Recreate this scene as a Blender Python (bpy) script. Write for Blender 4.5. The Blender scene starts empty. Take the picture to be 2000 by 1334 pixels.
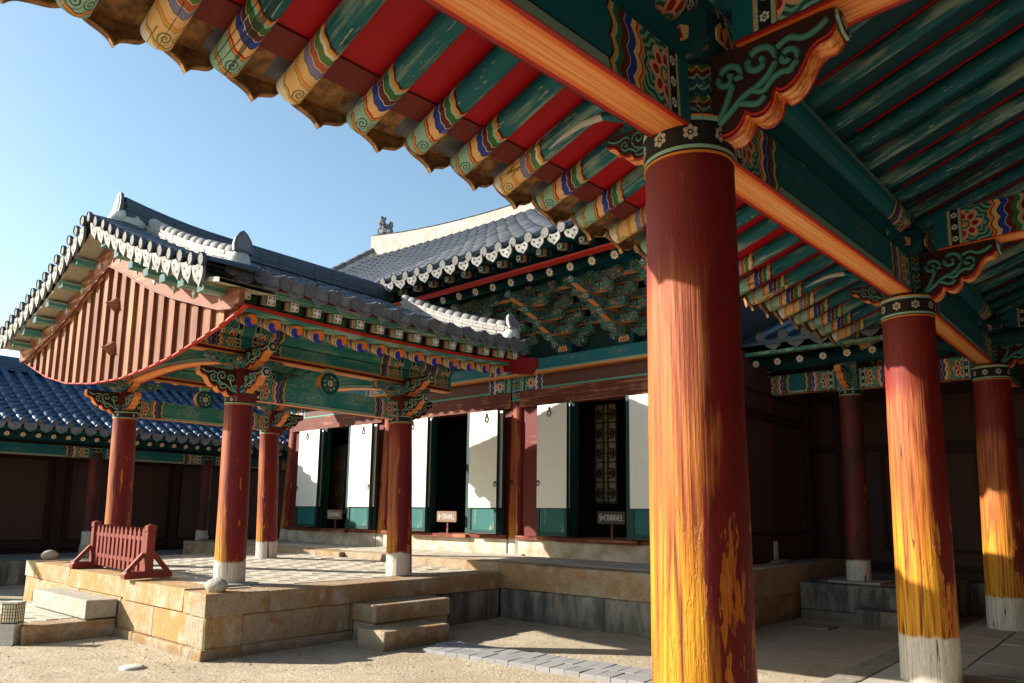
import bpy, bmesh, math, random
from mathutils import Vector, Matrix

RND = random.Random(11)
SC = bpy.context.scene
COL = SC.collection
pi = math.pi

# ---------------------------------------------------------------- camera
def make_camera():
    yaw, pitch, roll = math.radians(41.2206), math.radians(8.4688), math.radians(0.7809)
    fwd = Vector((-math.sin(yaw)*math.cos(pitch), math.cos(yaw)*math.cos(pitch), math.sin(pitch)))
    rt = Vector((math.cos(yaw), math.sin(yaw), 0))
    up = rt.cross(fwd)
    r2 = rt*math.cos(roll) + up*math.sin(roll)
    u2 = r2.cross(fwd)
    cd = bpy.data.cameras.new('camera')
    cd.sensor_width = 36
    cd.lens = 26.066
    cd.shift_y = 0.06
    cd.clip_start = 0.05
    cd.clip_end = 2000
    co = bpy.data.objects.new('camera', cd)
    COL.objects.link(co)
    m = Matrix((r2, u2, -fwd)).transposed().to_4x4()
    m.translation = (0, 0, 1.408)
    co.matrix_world = m
    SC.camera = co
make_camera()

# ---------------------------------------------------------------- light
SUN_A, SUN_E = math.radians(38), math.radians(25.5)     # sun stands to the west, 38 deg towards south
to_sun = Vector((-math.cos(SUN_A)*math.cos(SUN_E), -math.sin(SUN_A)*math.cos(SUN_E), math.sin(SUN_E)))
w = bpy.data.worlds.new('World')
SC.world = w
w.use_nodes = True
wn = w.node_tree
wn.nodes.clear()
sky = wn.nodes.new('ShaderNodeTexSky')
sky.sky_type = 'NISHITA'
sky.sun_disc = False
sky.sun_elevation = SUN_E
sky.sun_rotation = math.atan2(to_sun.x, to_sun.y)
sky.air_density = 1.0
sky.dust_density = 0.9
sky.ozone_density = 1.0
bg = wn.nodes.new('ShaderNodeBackground')
bg.inputs['Strength'].default_value = 0.106
wo = wn.nodes.new('ShaderNodeOutputWorld')
tint = wn.nodes.new('ShaderNodeMix')                      # camera white balance on the sky colour
tint.data_type = 'RGBA'
tint.blend_type = 'MULTIPLY'
tint.inputs[0].default_value = 1.0
tint.inputs[7].default_value = (0.92, 1.0, 0.93, 1)
wn.links.new(sky.outputs[0], tint.inputs[6])
wn.links.new(tint.outputs[2], bg.inputs[0])
wn.links.new(bg.outputs[0], wo.inputs[0])
sl = bpy.data.lights.new('sun', 'SUN')
sl.energy = 5.0
sl.angle = math.radians(0.5)
sl.color = (1.0, 0.93, 0.82)
so = bpy.data.objects.new('sun', sl)
COL.objects.link(so)
so.rotation_euler = to_sun.to_track_quat('Z', 'Y').to_euler()
so.location = to_sun*60
SC.view_settings.view_transform = 'Standard'
SC.view_settings.look = 'None'
SC.view_settings.exposure = 1.25
SC.view_settings.gamma = 1.0
SC.view_settings.use_curve_mapping = False
SC.render.engine = 'CYCLES'
SC.cycles.max_bounces = 8
SC.cycles.diffuse_bounces = 5

# ---------------------------------------------------------------- node expressions
def lin(h):
    h = h.lstrip('#')
    out = []
    for i in (0, 2, 4):
        c = int(h[i:i+2], 16)/255
        out.append(c/12.92 if c <= 0.04045 else ((c+0.055)/1.055)**2.4)
    return tuple(out)+(1,)

class X:
    def __init__(s, g, v): s.g, s.v = g, v
    def _o(s, op, b=None, c=None): return s.g.m(op, s, b, c)
    def __add__(s, b): return s._o('ADD', b)
    __radd__ = __add__
    def __sub__(s, b): return s._o('SUBTRACT', b)
    def __rsub__(s, b): return s.g.m('SUBTRACT', b, s)
    def __mul__(s, b): return s._o('MULTIPLY', b)
    __rmul__ = __mul__
    def __truediv__(s, b): return s._o('DIVIDE', b)
    def sin(s): return s._o('SINE')
    def cos(s): return s._o('COSINE')
    def abs(s): return s._o('ABSOLUTE')
    def floor(s): return s._o('FLOOR')
    def frac(s): return s._o('FRACT')
    def sqrt(s): return s._o('SQRT')
    def lt(s, b): return s._o('LESS_THAN', b)
    def gt(s, b): return s._o('GREATER_THAN', b)
    def mn(s, b): return s._o('MINIMUM', b)
    def mx(s, b): return s._o('MAXIMUM', b)
    def pw(s, b): return s._o('POWER', b)
    def pp(s, b): return s._o('PINGPONG', b)
    def atan2(s, b): return s._o('ARCTAN2', b)
    def sstep(s, a, b):
        n = s.g.n('ShaderNodeMapRange'); n.interpolation_type = 'SMOOTHSTEP'
        s.g.ln(s.v, n.inputs[0]); n.inputs[1].default_value = a; n.inputs[2].default_value = b
        return X(s.g, n.outputs[0])

class G:
    def __init__(s, name):
        s.mat = bpy.data.materials.new(name)
        s.mat.use_nodes = True
        s.t = s.mat.node_tree
        s.t.nodes.clear()
        s._tc = None
    def n(s, k): return s.t.nodes.new(k)
    def ln(s, a, b): s.t.links.new(a, b)
    def put(s, v, sock):
        if isinstance(v, X): v = v.v
        if hasattr(v, 'is_output'): s.ln(v, sock)
        else:
            try: sock.default_value = v
            except Exception: sock.default_value = v[:3]
    def m(s, op, a, b=None, c=None):
        n = s.n('ShaderNodeMath'); n.operation = op
        for i, q in enumerate((a, b, c)):
            if q is not None: s.put(q, n.inputs[i])
        return X(s, n.outputs[0])
    def tc(s):
        if not s._tc: s._tc = s.n('ShaderNodeTexCoord')
        return s._tc
    def sep(s, sock):
        n = s.n('ShaderNodeSeparateXYZ'); s.ln(sock, n.inputs[0])
        return [X(s, o) for o in n.outputs]
    def obj(s): return s.sep(s.tc().outputs['Object'])
    def uv(s): return s.sep(s.tc().outputs['UV'])
    def pos(s):
        n = s.n('ShaderNodeNewGeometry'); return s.sep(n.outputs['Position'])
    def vec(s, x, y, z):
        n = s.n('ShaderNodeCombineXYZ')
        for i, q in enumerate((x, y, z)): s.put(q, n.inputs[i])
        return n.outputs[0]
    def rnd(s):
        n = s.n('ShaderNodeObjectInfo'); return X(s, n.outputs['Random'])
    def noise(s, v, sc=1.0, det=4.0, ro=0.55, dist=0.0):
        n = s.n('ShaderNodeTexNoise'); s.ln(v, n.inputs['Vector'])
        n.inputs['Scale'].default_value = sc; n.inputs['Detail'].default_value = det
        n.inputs['Roughness'].default_value = ro; n.inputs['Distortion'].default_value = dist
        return X(s, n.outputs['Fac'])
    def vor(s, v, sc=1.0, feat='F1', rnd=1.0, out='Distance'):
        n = s.n('ShaderNodeTexVoronoi'); n.feature = feat; s.ln(v, n.inputs['Vector'])
        n.inputs['Scale'].default_value = sc; n.inputs['Randomness'].default_value = rnd
        return X(s, n.outputs[out])
    def ramp(s, f, stops, const=False):
        n = s.n('ShaderNodeValToRGB'); r = n.color_ramp
        r.interpolation = 'CONSTANT' if const else 'LINEAR'
        while len(r.elements) < len(stops): r.elements.new(0.5)
        for e, (p, c) in zip(r.elements, stops):
            e.position = p; e.color = c if len(c) == 4 else tuple(c)+(1,)
        s.put(f, n.inputs[0])
        return n.outputs[0]
    def mix(s, f, a, b, mode='MIX'):
        n = s.n('ShaderNodeMix'); n.data_type = 'RGBA'; n.blend_type = mode
        s.put(f, n.inputs[0])
        for q, i in ((a, 6), (b, 7)):
            if isinstance(q, X): q = q.v
            if hasattr(q, 'is_output'): s.ln(q, n.inputs[i])
            else: n.inputs[i].default_value = q
        return n.outputs[2]
    def end(s, col, rough=0.7, bump=None, bs=0.3, bd=0.01, spec=0.3):
        b = s.n('ShaderNodeBsdfPrincipled'); o = s.n('ShaderNodeOutputMaterial')
        s.put(col, b.inputs['Base Color']); s.put(rough, b.inputs['Roughness'])
        b.inputs['Specular IOR Level'].default_value = spec
        if bump is not None:
            n = s.n('ShaderNodeBump'); n.inputs['Strength'].default_value = bs
            n.inputs['Distance'].default_value = bd
            s.put(bump, n.inputs['Height']); s.ln(n.outputs[0], b.inputs['Normal'])
        s.ln(b.outputs[0], o.inputs[0])
        return s.mat

# paints (linear, real-world base colours)
C = dict(
    teal=(0.004, 0.118, 0.142, 1), tealD=(0.004, 0.055, 0.070, 1), tealL=(0.10, 0.30, 0.24, 1),
    cel=(0.27, 0.47, 0.36, 1), blk=(0.010, 0.010, 0.010, 1), org=(0.66, 0.24, 0.03, 1),
    red=(0.34, 0.010, 0.010, 1), drk=(0.10, 0.016, 0.012, 1), blue=(0.018, 0.045, 0.33, 1),
    cream=(0.74, 0.46, 0.20, 1), yel=(0.66, 0.36, 0.05, 1), grn=(0.035, 0.13, 0.035, 1),
    wht=(0.72, 0.68, 0.58, 1), pink=(0.68, 0.36, 0.22, 1), vio=(0.20, 0.19, 0.33, 1),
    seok=(0.28, 0.035, 0.022, 1), bare=(0.55, 0.50, 0.36, 1))

def grain(g, x, y, z, axis, k=1.0):
    """long streaky noise running along one local axis"""
    a = {'x': (0.9, 22, 22), 'y': (22, 0.9, 22), 'z': (22, 22, 0.9)}[axis]
    return g.noise(g.vec(x*a[0]*k, y*a[1]*k, z*a[2]*k), 1.0, 5, 0.6)

def cracks(g, x, y, z, axis, k=1.0):
    a = {'x': (0.5, 9, 9), 'y': (9, 0.5, 9), 'z': (9, 9, 0.5)}[axis]
    v = g.noise(g.vec(x*a[0]*k, y*a[1]*k, z*a[2]*k), 1.0, 1, 0.4)
    return (v-0.5).abs().lt(0.0042)

# ---------------------------------------------------------------- materials
def m_flat(name, col, rough=0.7, wear=0.0, axis='x', wcol=None, var=0.12, spec=0.25):
    g = G(name); x, y, z = g.obj()
    gr = grain(g, x, y, z, axis)
    big = g.noise(g.vec(x, y, z), 3.0, 3)
    c = g.mix((gr*0.7+big*0.6)*1.0-0.25, tuple(q*(1-2.2*var) for q in col[:3])+(1,), tuple(min(1, q*(1+var)) for q in col[:3])+(1,))
    if wear:
        wm = (gr*0.75+big*0.45+g.rnd()*0.08).sstep(0.80-wear*0.3, 0.90-wear*0.3)
        c = g.mix(wm*0.75, c, wcol or C['bare'])
    return g.end(c, rough, gr, 0.25, 0.006, spec)

def m_rafter(name):
    """dancheong on a round rafter: local x runs inward from the tip"""
    g = G(name); x, y, z = g.obj()
    th = y.atan2(z*-1.0)
    wob = g.noise(g.vec(x*5, th*2, z*0.0), 1.5, 2)*0.012-0.006
    u = x - (th-0.12).abs()*0.034 + ((th-0.12)*7).sin()*0.004 + wob + 0.02
    W = C
    st = [(0, W['cel']), (.020, W['blk']), (.024, W['org']), (.040, W['tealD']), (.046, W['cel']), (.135, W['blk']), (.139, W['org']), (.153, W['red']),
          (.166, W['cream']), (.215, W['blk']), (.219, W['blue']), (.262, W['wht']), (.266, W['drk']), (.306, W['wht']),
          (.309, W['grn']), (.352, W['cel']), (.372, W['org']), (.394, W['blk']), (.412, W['teal'])]
    col = g.ramp(u*2.0, [(p*2, c) for p, c in st], True)
    st2 = [(0, W['wht']), (.024, W['yel']), (.040, W['grn']), (.046, W['cream']), (.135, W['grn']), (.139, W['yel']), (.153, W['org']),
           (.166, W['cream']), (.215, W['grn']), (.219, W['vio']), (.262, W['wht']), (.266, (0.42, 0.11, 0.03, 1)), (.306, W['wht']),
           (.309, (0.09, 0.19, 0.05, 1)), (.352, W['wht']), (.372, W['yel'])]
    a2 = g.ramp(u*2.0, [(p*2, c) for p, c in st2], True)
    fad = g.rnd().gt(0.62)
    col = g.mix(fad*u.lt(.39), col, a2)
    # scroll near the tip
    dx, dt = x-0.075, (th+0.15)*0.08
    r = (dx*dx+dt*dt).sqrt()
    sp = (r*330.0-dx.atan2(dt)).sin().gt(0.25)*r.lt(0.040)
    dx2, dt2 = x-0.082, (th-0.72)*0.08
    r2 = (dx2*dx2+dt2*dt2).sqrt()
    sp2 = (r2*380.0+dx2.atan2(dt2)).sin().gt(0.25)*r2.lt(0.030)
    col = g.mix(sp.mx(sp2)*u.gt(.05)*u.lt(.133), col, g.mix(fad, (0.02, 0.10, 0.07, 1), (0.09, 0.19, 0.05, 1)))
    gr = grain(g, x, y, z, 'x'); big = g.noise(g.vec(x*1.6+g.rnd()*31, y*6, z*6), 1.6, 4)
    wm = (gr*0.5+big*0.62+g.rnd()*0.16).sstep(0.64, 0.80)
    col = g.mix(wm*u.gt(.40)*0.72, col, (0.36, 0.46, 0.33, 1))
    rn = g.rnd()*40
    fl = g.noise(g.vec(x*9+rn, y*70+rn, z*70), 1.0, 3)
    fz = g.noise(g.vec(x*2.2+rn, y*5, z*5), 1.0, 2)
    col = g.mix(fl.gt(0.65)*fz.gt(.5)*0.85, col, (0.50, 0.52, 0.40, 1))
    ck = cracks(g, x+rn, y+rn*.13, z, 'x')*fz.gt(.46)
    col = g.mix(ck*0.75, col, (0.012, 0.014, 0.01, 1))
    return g.end(col, 0.62, gr-ck*0.8, 0.35, 0.006, 0.3)

def blossom(g, a, b, R, rd):
    """mask of a plum blossom: six round petals at radius R round a small eye; a, b are local metres"""
    r = (a*a+b*b).sqrt(); q = ((b.atan2(a)*(6/(2*pi))).frac()-0.5)*(2*pi/6)
    d = (r*r-r*q.cos()*(2*R)+R*R).mx(0.0).sqrt()
    return d.lt(rd).mx(r.lt(rd*0.55))

def flower(g, u, v, bgc, pet=8):
    """eight-petalled flower on a disc, u and v run -1..1"""
    r = (u*u+v*v).sqrt(); a = v.atan2(u)
    p = r.lt((a*pet).cos()*0.10+0.80)
    ln_ = r.lt((a*pet).cos()*0.10+0.70)
    s = r.lt((a*pet+pi).cos()*0.17+0.40)
    o = r.lt(0.16)
    c = g.mix(p, bgc, (0.30, 0.22, 0.12, 1))
    c = g.mix(ln_, c, C['wht'])
    c = g.mix(s, c, (0.38, 0.10, 0.03, 1))
    return g.mix(o, c, C['yel'])

def m_flower(name, bgc=None):
    g = G(name); u, v, _ = g.uv()
    c = flower(g, u*2-1, v*2-1, bgc or C['tealD'])
    n = g.noise(g.vec(u*9, v*9, g.rnd()*20), 1.0, 3)
    return g.end(g.mix(n.gt(0.66)*0.5, c, C['tealD']), 0.7)

def m_square_end(name):
    g = G(name); u, v, _ = g.uv()
    a, b = (u*2-1).abs(), (v*2-1).abs()
    c = g.mix((a+b).gt(0.95), C['wht'], C['red'])
    c = g.mix((a.mx(b)).gt(0.82), c, C['wht'])
    c = g.mix(((a-b).abs().lt(0.10)+(a.mn(b)).lt(0.08)).gt(0.5)*(a.mx(b)).lt(0.75), c, C['blk'])
    return g.end(c, 0.7)

def m_square_end_dark(name):
    g = G(name); u, v, _ = g.uv()
    a, b = u*2-1, v*2-1
    r = (a*a+b*b).sqrt(); t = b.atan2(a)
    c = g.mix(r.lt(0.85), C['tealD'], C['wht'])
    c = g.mix(r.lt((t*4).cos()*0.2+0.42), c, C['drk'])
    return g.end(c, 0.7)

def m_square_rafter(name, bright=True):
    """flying rafter: stripes behind the painted end, local x inward"""
    g = G(name); x, y, z = g.obj()
    u = x+((y+z)*60).sin()*0.004
    W = C
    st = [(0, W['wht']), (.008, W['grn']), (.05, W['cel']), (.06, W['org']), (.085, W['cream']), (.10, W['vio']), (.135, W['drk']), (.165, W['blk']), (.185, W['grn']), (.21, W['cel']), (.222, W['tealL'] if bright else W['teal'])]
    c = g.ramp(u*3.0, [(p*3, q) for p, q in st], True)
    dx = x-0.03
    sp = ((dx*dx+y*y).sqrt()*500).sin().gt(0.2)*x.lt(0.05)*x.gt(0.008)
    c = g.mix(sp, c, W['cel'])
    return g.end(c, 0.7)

def m_beam(name, k=1.0, field='teal', light=False, roomy=1.0):
    """painted beam; uv.x = metres from the nearer end, uv.y = 0..1 up the face"""
    g = G(name); u, v, _ = g.uv(); ox, oy, oz = g.obj()
    u = u*(1.0/k)
    W = C
    v2 = v*2-1
    sc = (v2.abs()*4.2).sin().abs()*0.028-(v2*v2)*0.02
    uu = u+sc
    tf = W['teal'] if not light else (0.022, 0.185, 0.170, 1)
    st = [(0, tf), (.10, W['org']), (.108, W['cel']), (.125, W['blk']), (.185, W['cel']), (.20, W['org']), (.208, W['tealD'])]
    c = g.ramp(u*2.0, [(p*2, q) for p, q in st], True)
    # six-dot blossoms in the black band
    lv = ((v*3.0).frac()-0.5)*0.10; lu = u-0.155
    fl = blossom(g, lu, lv, 0.017, 0.0078)
    c = g.mix(fl, c, W['wht'])
    # lotus
    lu, lv = u-0.285, v2*0.17
    r = (lv*lv+lu*lu).sqrt(); a = lv.atan2(lu)
    ring = (r*150.0+(a*9).sin()*1.6).sin().gt(0.1)
    sw = g.mix(ring, (0.015, 0.085, 0.060, 1), (0.16, 0.38, 0.28, 1))
    inz = u.gt(.212)*uu.lt(.43)
    c = g.mix(inz, c, sw)
    lx, ly = u-0.235, v2*0.15
    rp = (lx*lx+ly*ly).sqrt(); ap = ly.atan2(lx)
    lobe = (ap*3.5).cos().abs()
    pet = rp.lt(lobe*0.050+0.085)*u.gt(.214)
    c = g.mix(pet*inz, c, W['pink'])
    c = g.mix(rp.lt(lobe*0.050+0.052)*rp.gt(.052)*lobe.gt(.55)*u.gt(.214)*inz, c, W['red'])
    c = g.mix(rp.lt(0.040)*u.gt(.214)*inz, c, (0.05, 0.20, 0.15, 1))
    c = g.mix(rp.lt(0.022)*u.gt(.214)*inz, c, W['yel'])
    st = [(0, W['org']), (.435, W['org']), (.446, W['red']), (.460, W['cream']), (.500, W['blk']), (.504, W['blue']), (.550, W['wht']), (.553, W['drk']), (.600, W['grn']), (.640, W['cel']), (.655, W['org']), (.672, W['blk']), (.69, tf)]
    c2 = g.ramp(uu, st, True)
    c = g.mix(uu.gt(.43), c, c2)
    gr = grain(g, ox, oy, oz, 'y'); gr2 = grain(g, ox, oy, oz, 'x')
    big = g.noise(g.vec(ox, oy, oz), 2.2, 5)
    wm = (gr.mn(gr2)*0.6+big*0.6).sstep(0.54 if light else 0.62, 0.80)
    c = g.mix(wm*uu.gt(.66)*0.75, c, (0.34, 0.46, 0.30, 1) if light else (0.16, 0.20, 0.14, 1))
    c = g.mix((g.noise(g.vec(ox*8, oy*8, oz*40), 1.0, 3)).gt(0.70)*0.6, c, (0.20, 0.15, 0.10, 1))
    # pale border along the lower edge
    lo = v.lt(0.14)*uu.gt(.69)
    c = g.mix(lo*0.8, c, (0.26, 0.40, 0.30, 1))
    c = g.mix(v.gt(0.14)*v.lt(0.17)*uu.gt(.69), c, W['blk'])
    return g.end(c, 0.62, gr, 0.2, 0.005, 0.3)

def m_beam_bottom(name, seg=False):
    g = G(name); u, v, _ = g.uv(); x, y, z = g.obj()
    e = (v-0.5).abs()
    n = g.noise(g.vec(x*18, y*3, z*18), 1.0, 4)
    e2 = e+n*0.06-0.03
    st_ = g.noise(g.vec(x*95, y*0.7, z*95), 1.0, 5, .6)
    base = g.ramp(st_, [(.28, (0.46, 0.10, 0.02, 1)), (.43, (0.82, 0.27, 0.065, 1)), (.56, (0.92, 0.44, 0.15, 1)), (.72, (0.94, 0.62, 0.32, 1))])
    base = g.mix((e2*2).sstep(.42, .55), base, (0.76, 0.20, 0.04, 1))
    base = g.mix((e2*2).sstep(.70, .74), base, (0.40, 0.018, 0.014, 1))
    c = g.mix((e2*2).sstep(.90, .93), base, (0.09, 0.012, 0.010, 1))
    gr = grain(g, x, y, z, 'y')
    c = g.mix(gr.sstep(.62, .7)*0.35, c, (0.45, 0.12, 0.04, 1))
    return g.end(c, 0.55, gr, 0.2, 0.004)

def m_band(name, n=9, zc=0.0, h=0.17, rad=0.2):
    """painted necking of a column: black band with blossoms between celadon fillets, local z up, centred on zc"""
    g = G(name); x, y, z = g.obj()
    a = y.atan2(x); t = (z-zc)/h
    W = C
    c = g.ramp(t+0.5, [(0, W['org']), (.05, W['blk']), (.10, W['cel']), (.19, W['blk']), (.80, W['cel']), (.90, W['org']), (.95, W['blk'])], True)
    la = ((a*(n/(2*pi))).frac()-0.5)*(2*pi/n)*rad; lz = z-zc
    f = blossom(g, la, lz, 0.026*h/0.2, 0.0125*h/0.2)
    c = g.mix(f*g.noise(g.vec(x*9, y*9, z*9), 1.0, 2).lt(0.58), c, (0.42, 0.38, 0.28, 1))
    gr = grain(g, x, y, z, 'z')
    c = g.mix(gr.sstep(.58, .68)*0.6, c, (0.10, 0.06, 0.04, 1))
    return g.end(c, 0.7, gr, 0.3, 0.005)

def m_neck(name):
    g = G(name); x, y, z = g.obj()
    a = y.atan2(x)
    s = ((a*8).sin().abs())*0.05
    t = z*6.0+s*3
    W = C
    c = g.ramp(t.frac(), [(0, W['tealD']), (.2, W['cel']), (.28, W['teal']), (.5, W['blk']), (.55, W['cel']), (.62, W['drk']), (.8, W['org']), (.86, W['grn'])], True)
    n = g.vor(g.vec(x, y, z), 26.0)
    c = g.mix(n.lt(0.25), c, W['cel'])
    gr = grain(g, x, y, z, 'z')
    c = g.mix(gr.sstep(.52, .66)*0.6, c, (0.06, 0.045, 0.035, 1))
    return g.end(c, 0.75)

def m_column(name, off=0.0, white=0.0, red=(0.150, 0.007, 0.007, 1), kz=1.0, flake=0.55, rad=0.2, shade_z=2.5):
    """old painted pine shaft: worn wood sunward and dark red paint behind, painting in the sunlit and shaded sides, flaking low down, limewashed foot"""
    g = G(name); x, y, z = g.obj(); rn = g.rnd()*17
    rings = g.noise(g.vec(x*6+rn, y*6, z*0.30), 1.0, 2, 0.4)
    fg = g.noise(g.vec(x*85+rn, y*85, z*0.7), 1.0, 3, 0.55)
    line = ((rings*62.0).sin()*0.5+0.5)*0.55+fg.sstep(.36, .62)*0.45
    gr = g.noise(g.vec(x*34+rn, y*34, z*2.0), 1.0, 6, 0.68)
    big = g.noise(g.vec(x*5+rn, y*5, z*1.2), 1.0, 5, 0.6)
    fine = g.noise(g.vec(x*52, y*52, z*13), 1.0, 5, 0.65)
    side = (x*to_sun.x+y*to_sun.y)*(1/(rad*math.hypot(to_sun.x, to_sun.y)))  # follows the sun vector, so lit and shaded sides sit in the colour
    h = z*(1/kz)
    top = (z+(big-0.5)*0.5).sstep(shade_z-0.12, shade_z+0.22)  # shade under the eave painted in: shaft stays dark red above this height
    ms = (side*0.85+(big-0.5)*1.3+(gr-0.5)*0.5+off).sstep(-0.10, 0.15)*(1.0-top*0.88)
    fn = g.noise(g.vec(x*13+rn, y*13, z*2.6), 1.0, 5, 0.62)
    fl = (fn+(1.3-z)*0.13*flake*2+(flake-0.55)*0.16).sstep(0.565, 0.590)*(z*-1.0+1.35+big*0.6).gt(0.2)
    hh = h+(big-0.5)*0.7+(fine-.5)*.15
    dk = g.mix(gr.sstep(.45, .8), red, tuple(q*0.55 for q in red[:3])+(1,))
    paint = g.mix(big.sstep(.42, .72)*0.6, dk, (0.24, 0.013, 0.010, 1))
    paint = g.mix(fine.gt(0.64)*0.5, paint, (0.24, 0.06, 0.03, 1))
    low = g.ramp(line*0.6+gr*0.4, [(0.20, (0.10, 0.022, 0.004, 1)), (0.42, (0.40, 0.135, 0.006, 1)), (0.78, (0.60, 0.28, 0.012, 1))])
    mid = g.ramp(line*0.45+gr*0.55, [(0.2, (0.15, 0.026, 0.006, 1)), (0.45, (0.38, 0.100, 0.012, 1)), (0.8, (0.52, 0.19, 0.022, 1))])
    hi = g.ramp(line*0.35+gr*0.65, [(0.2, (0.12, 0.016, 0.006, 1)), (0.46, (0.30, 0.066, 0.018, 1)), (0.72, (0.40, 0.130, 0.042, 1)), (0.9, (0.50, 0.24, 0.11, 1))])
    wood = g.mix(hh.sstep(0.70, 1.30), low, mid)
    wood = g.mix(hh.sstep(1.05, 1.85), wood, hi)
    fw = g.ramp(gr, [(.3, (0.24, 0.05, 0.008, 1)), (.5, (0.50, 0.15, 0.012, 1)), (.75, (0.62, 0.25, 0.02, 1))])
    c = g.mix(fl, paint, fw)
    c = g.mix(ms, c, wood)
    if white:
        wm = ((z+(big-.5)*0.14+(gr-.5)*0.05)*-1.0+white).sstep(-0.015, 0.02)
        c = g.mix(wm*0.92, c, g.ramp(gr*0.65+fine*0.45, [(.30, (0.22, 0.16, 0.12, 1)), (.5, (0.55, 0.49, 0.42, 1)), (.72, (0.72, 0.69, 0.62, 1))]))
    ck = g.noise(g.vec(x*10+rn+z*0.16, y*10+z*0.12, z*0.05), 1.0, 0, 0.3)
    ckm = (ck-0.5).abs().lt(0.0045)*(g.noise(g.vec(x*3+rn, y*3, z*1.0), 1.0, 2)).gt(0.52)
    c = g.mix(ckm*0.92, c, (0.025, 0.010, 0.006, 1))
    return g.end(c, 0.60, line*0.35*ms+gr*0.9+fine*0.35-fl*0.5-ms*0.4-ckm*2.0, 0.7, 0.010, 0.3)

def m_stone(name, base=(0.40, 0.31, 0.20), rust=(0.50, 0.26, 0.05), dark=0.0, rusty=0.5):
    g = G(name); x, y, z = g.pos(); r = g.rnd()
    v = g.vec(x, y, z)
    fine = g.noise(v, 46, 4, .7); mid = g.noise(g.vec(x+r*50, y, z), 5.5, 6, 0.65); big = g.noise(g.vec(x+r*20, y, z), 1.7, 4)
    c = g.mix(fine, tuple(q*0.45 for q in base)+(1,), tuple(min(.9, q*1.5) for q in base)+(1,))
    rm = (mid*0.7+big*0.55+r*0.14).sstep(0.86-rusty*0.42, 1.06-rusty*0.42)
    c = g.mix(rm*0.80, c, g.mix(fine, tuple(q*0.5 for q in rust)+(1,), tuple(min(.9, q*1.3) for q in rust)+(1,)))
    pale = g.noise(g.vec(x+r*9, y+4, z), 3.0, 5).sstep(.56, .68)
    c = g.mix(pale*0.55, c, (0.52, 0.46, 0.38, 1))
    if dark:
        st = g.noise(g.vec(x*5, y*5, z*0.9), 1.0, 5, 0.65)
        c = g.mix(st.sstep(.34, .62)*dark, c, (0.045, 0.05, 0.05, 1))
    dirt = (z*-1.0+(mid-.5)*0.35+0.10).sstep(-.03, .10)
    c = g.mix(dirt*0.55, c, (0.15, 0.115, 0.075, 1))
    tool = g.noise(g.vec(x*24, y*24, z*7), 1.0, 3, .6)
    c = g.mix(tool.sstep(.56, .70)*0.30, c, tuple(q*0.4 for q in base)+(1,))
    sp = g.vor(v, 90).lt(0.20)*(fine.gt(.5))
    c = g.mix(sp*0.6, c, (0.07, 0.05, 0.04, 1))
    return g.end(c, 0.86, fine*0.9+mid*1.4+tool*0.8, 0.8, 0.018, 0.2)

def m_ground():
    g = G('sand'); x, y, z = g.pos(); v = g.vec(x, y, z)
    a = g.noise(v, 1.1, 6, .6); b = g.noise(v, 28, 5, .7); c_ = g.noise(v, 160, 2)
    c = g.ramp(a*0.5+b*0.35+c_*0.25, [(.3, (0.33, 0.26, 0.18, 1)), (.52, (0.51, 0.42, 0.30, 1)), (.72, (0.63, 0.54, 0.41, 1))])
    peb = g.vor(v, 30).lt(0.20)*b.gt(.50)
    c = g.mix(peb*0.6, c, (0.19, 0.15, 0.10, 1))
    sc_ = g.vor(g.vec(x+a*.5, y+b*.3, z), 3.2, 'SMOOTH_F1')
    dmp = g.noise(v, 4.0, 6, .65)
    c = g.mix(dmp.sstep(.52, .72)*0.45, c, (0.29, 0.225, 0.15, 1))
    c = g.mix(sc_.lt(.12)*0.22, c, (0.27, 0.21, 0.14, 1))
    return g.end(c, 0.95, a*1.2+b*1.2+c_*0.4+dmp+sc_*0.9, 0.9, 0.035, 0.1)

def m_paver(name, base=(0.34, 0.31, 0.27)):
    g = G(name); x, y, z = g.pos(); r = g.rnd(); v = g.vec(x, y, z)
    a = g.noise(v, 3.5, 5); b = g.noise(v, 40, 4)
    k = (r*0.12+a*0.26+b*0.34+0.22)
    c = g.ramp(k, [(.3, tuple(q*0.62 for q in base)+(1,)), (.6, tuple(base)+(1,)), (.9, tuple(min(.8, q*1.35) for q in base)+(1,))])
    return g.end(c, 0.85, a+b*0.5, 0.35, 0.006, 0.25)

def m_tile(name, base=(0.030, 0.036, 0.046), hi=(0.13, 0.14, 0.16), rough=0.55):
    g = G(name); x, y, z = g.pos(); r = g.rnd(); v = g.vec(x+r*20, y, z)
    a = g.noise(v, 6, 5); b = g.noise(v, 60, 3)
    c = g.ramp(a*0.6+b*0.25+r*0.30, [(.25, tuple(base)+(1,)), (.85, tuple(hi)+(1,))])
    return g.end(c, rough, b, 0.2, 0.004, 0.5)

def m_tile_end(name, base=(0.27, 0.265, 0.25)):
    g = G(name); u, v, _ = g.uv(); r = g.rnd()
    a, b = u*2-1, v*2-1
    rr = (a*a+b*b).sqrt()
    pat = ((a*9).sin()*(b*9).sin()).abs().gt(0.35)*rr.lt(.72)
    ring = rr.gt(.76)*rr.lt(.82)
    c = g.mix(pat.mx(ring), tuple(base)+(1,), tuple(q*0.35 for q in base)+(1,))
    n = g.noise(g.vec(u*5+r*30, v*5, r), 1.0, 4)
    c = g.mix(n.sstep(.5, .72)*0.45, c, tuple(q*0.4 for q in base)+(1,))
    return g.end(c, 0.75, pat*-1.0, 0.4, 0.006)

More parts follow.
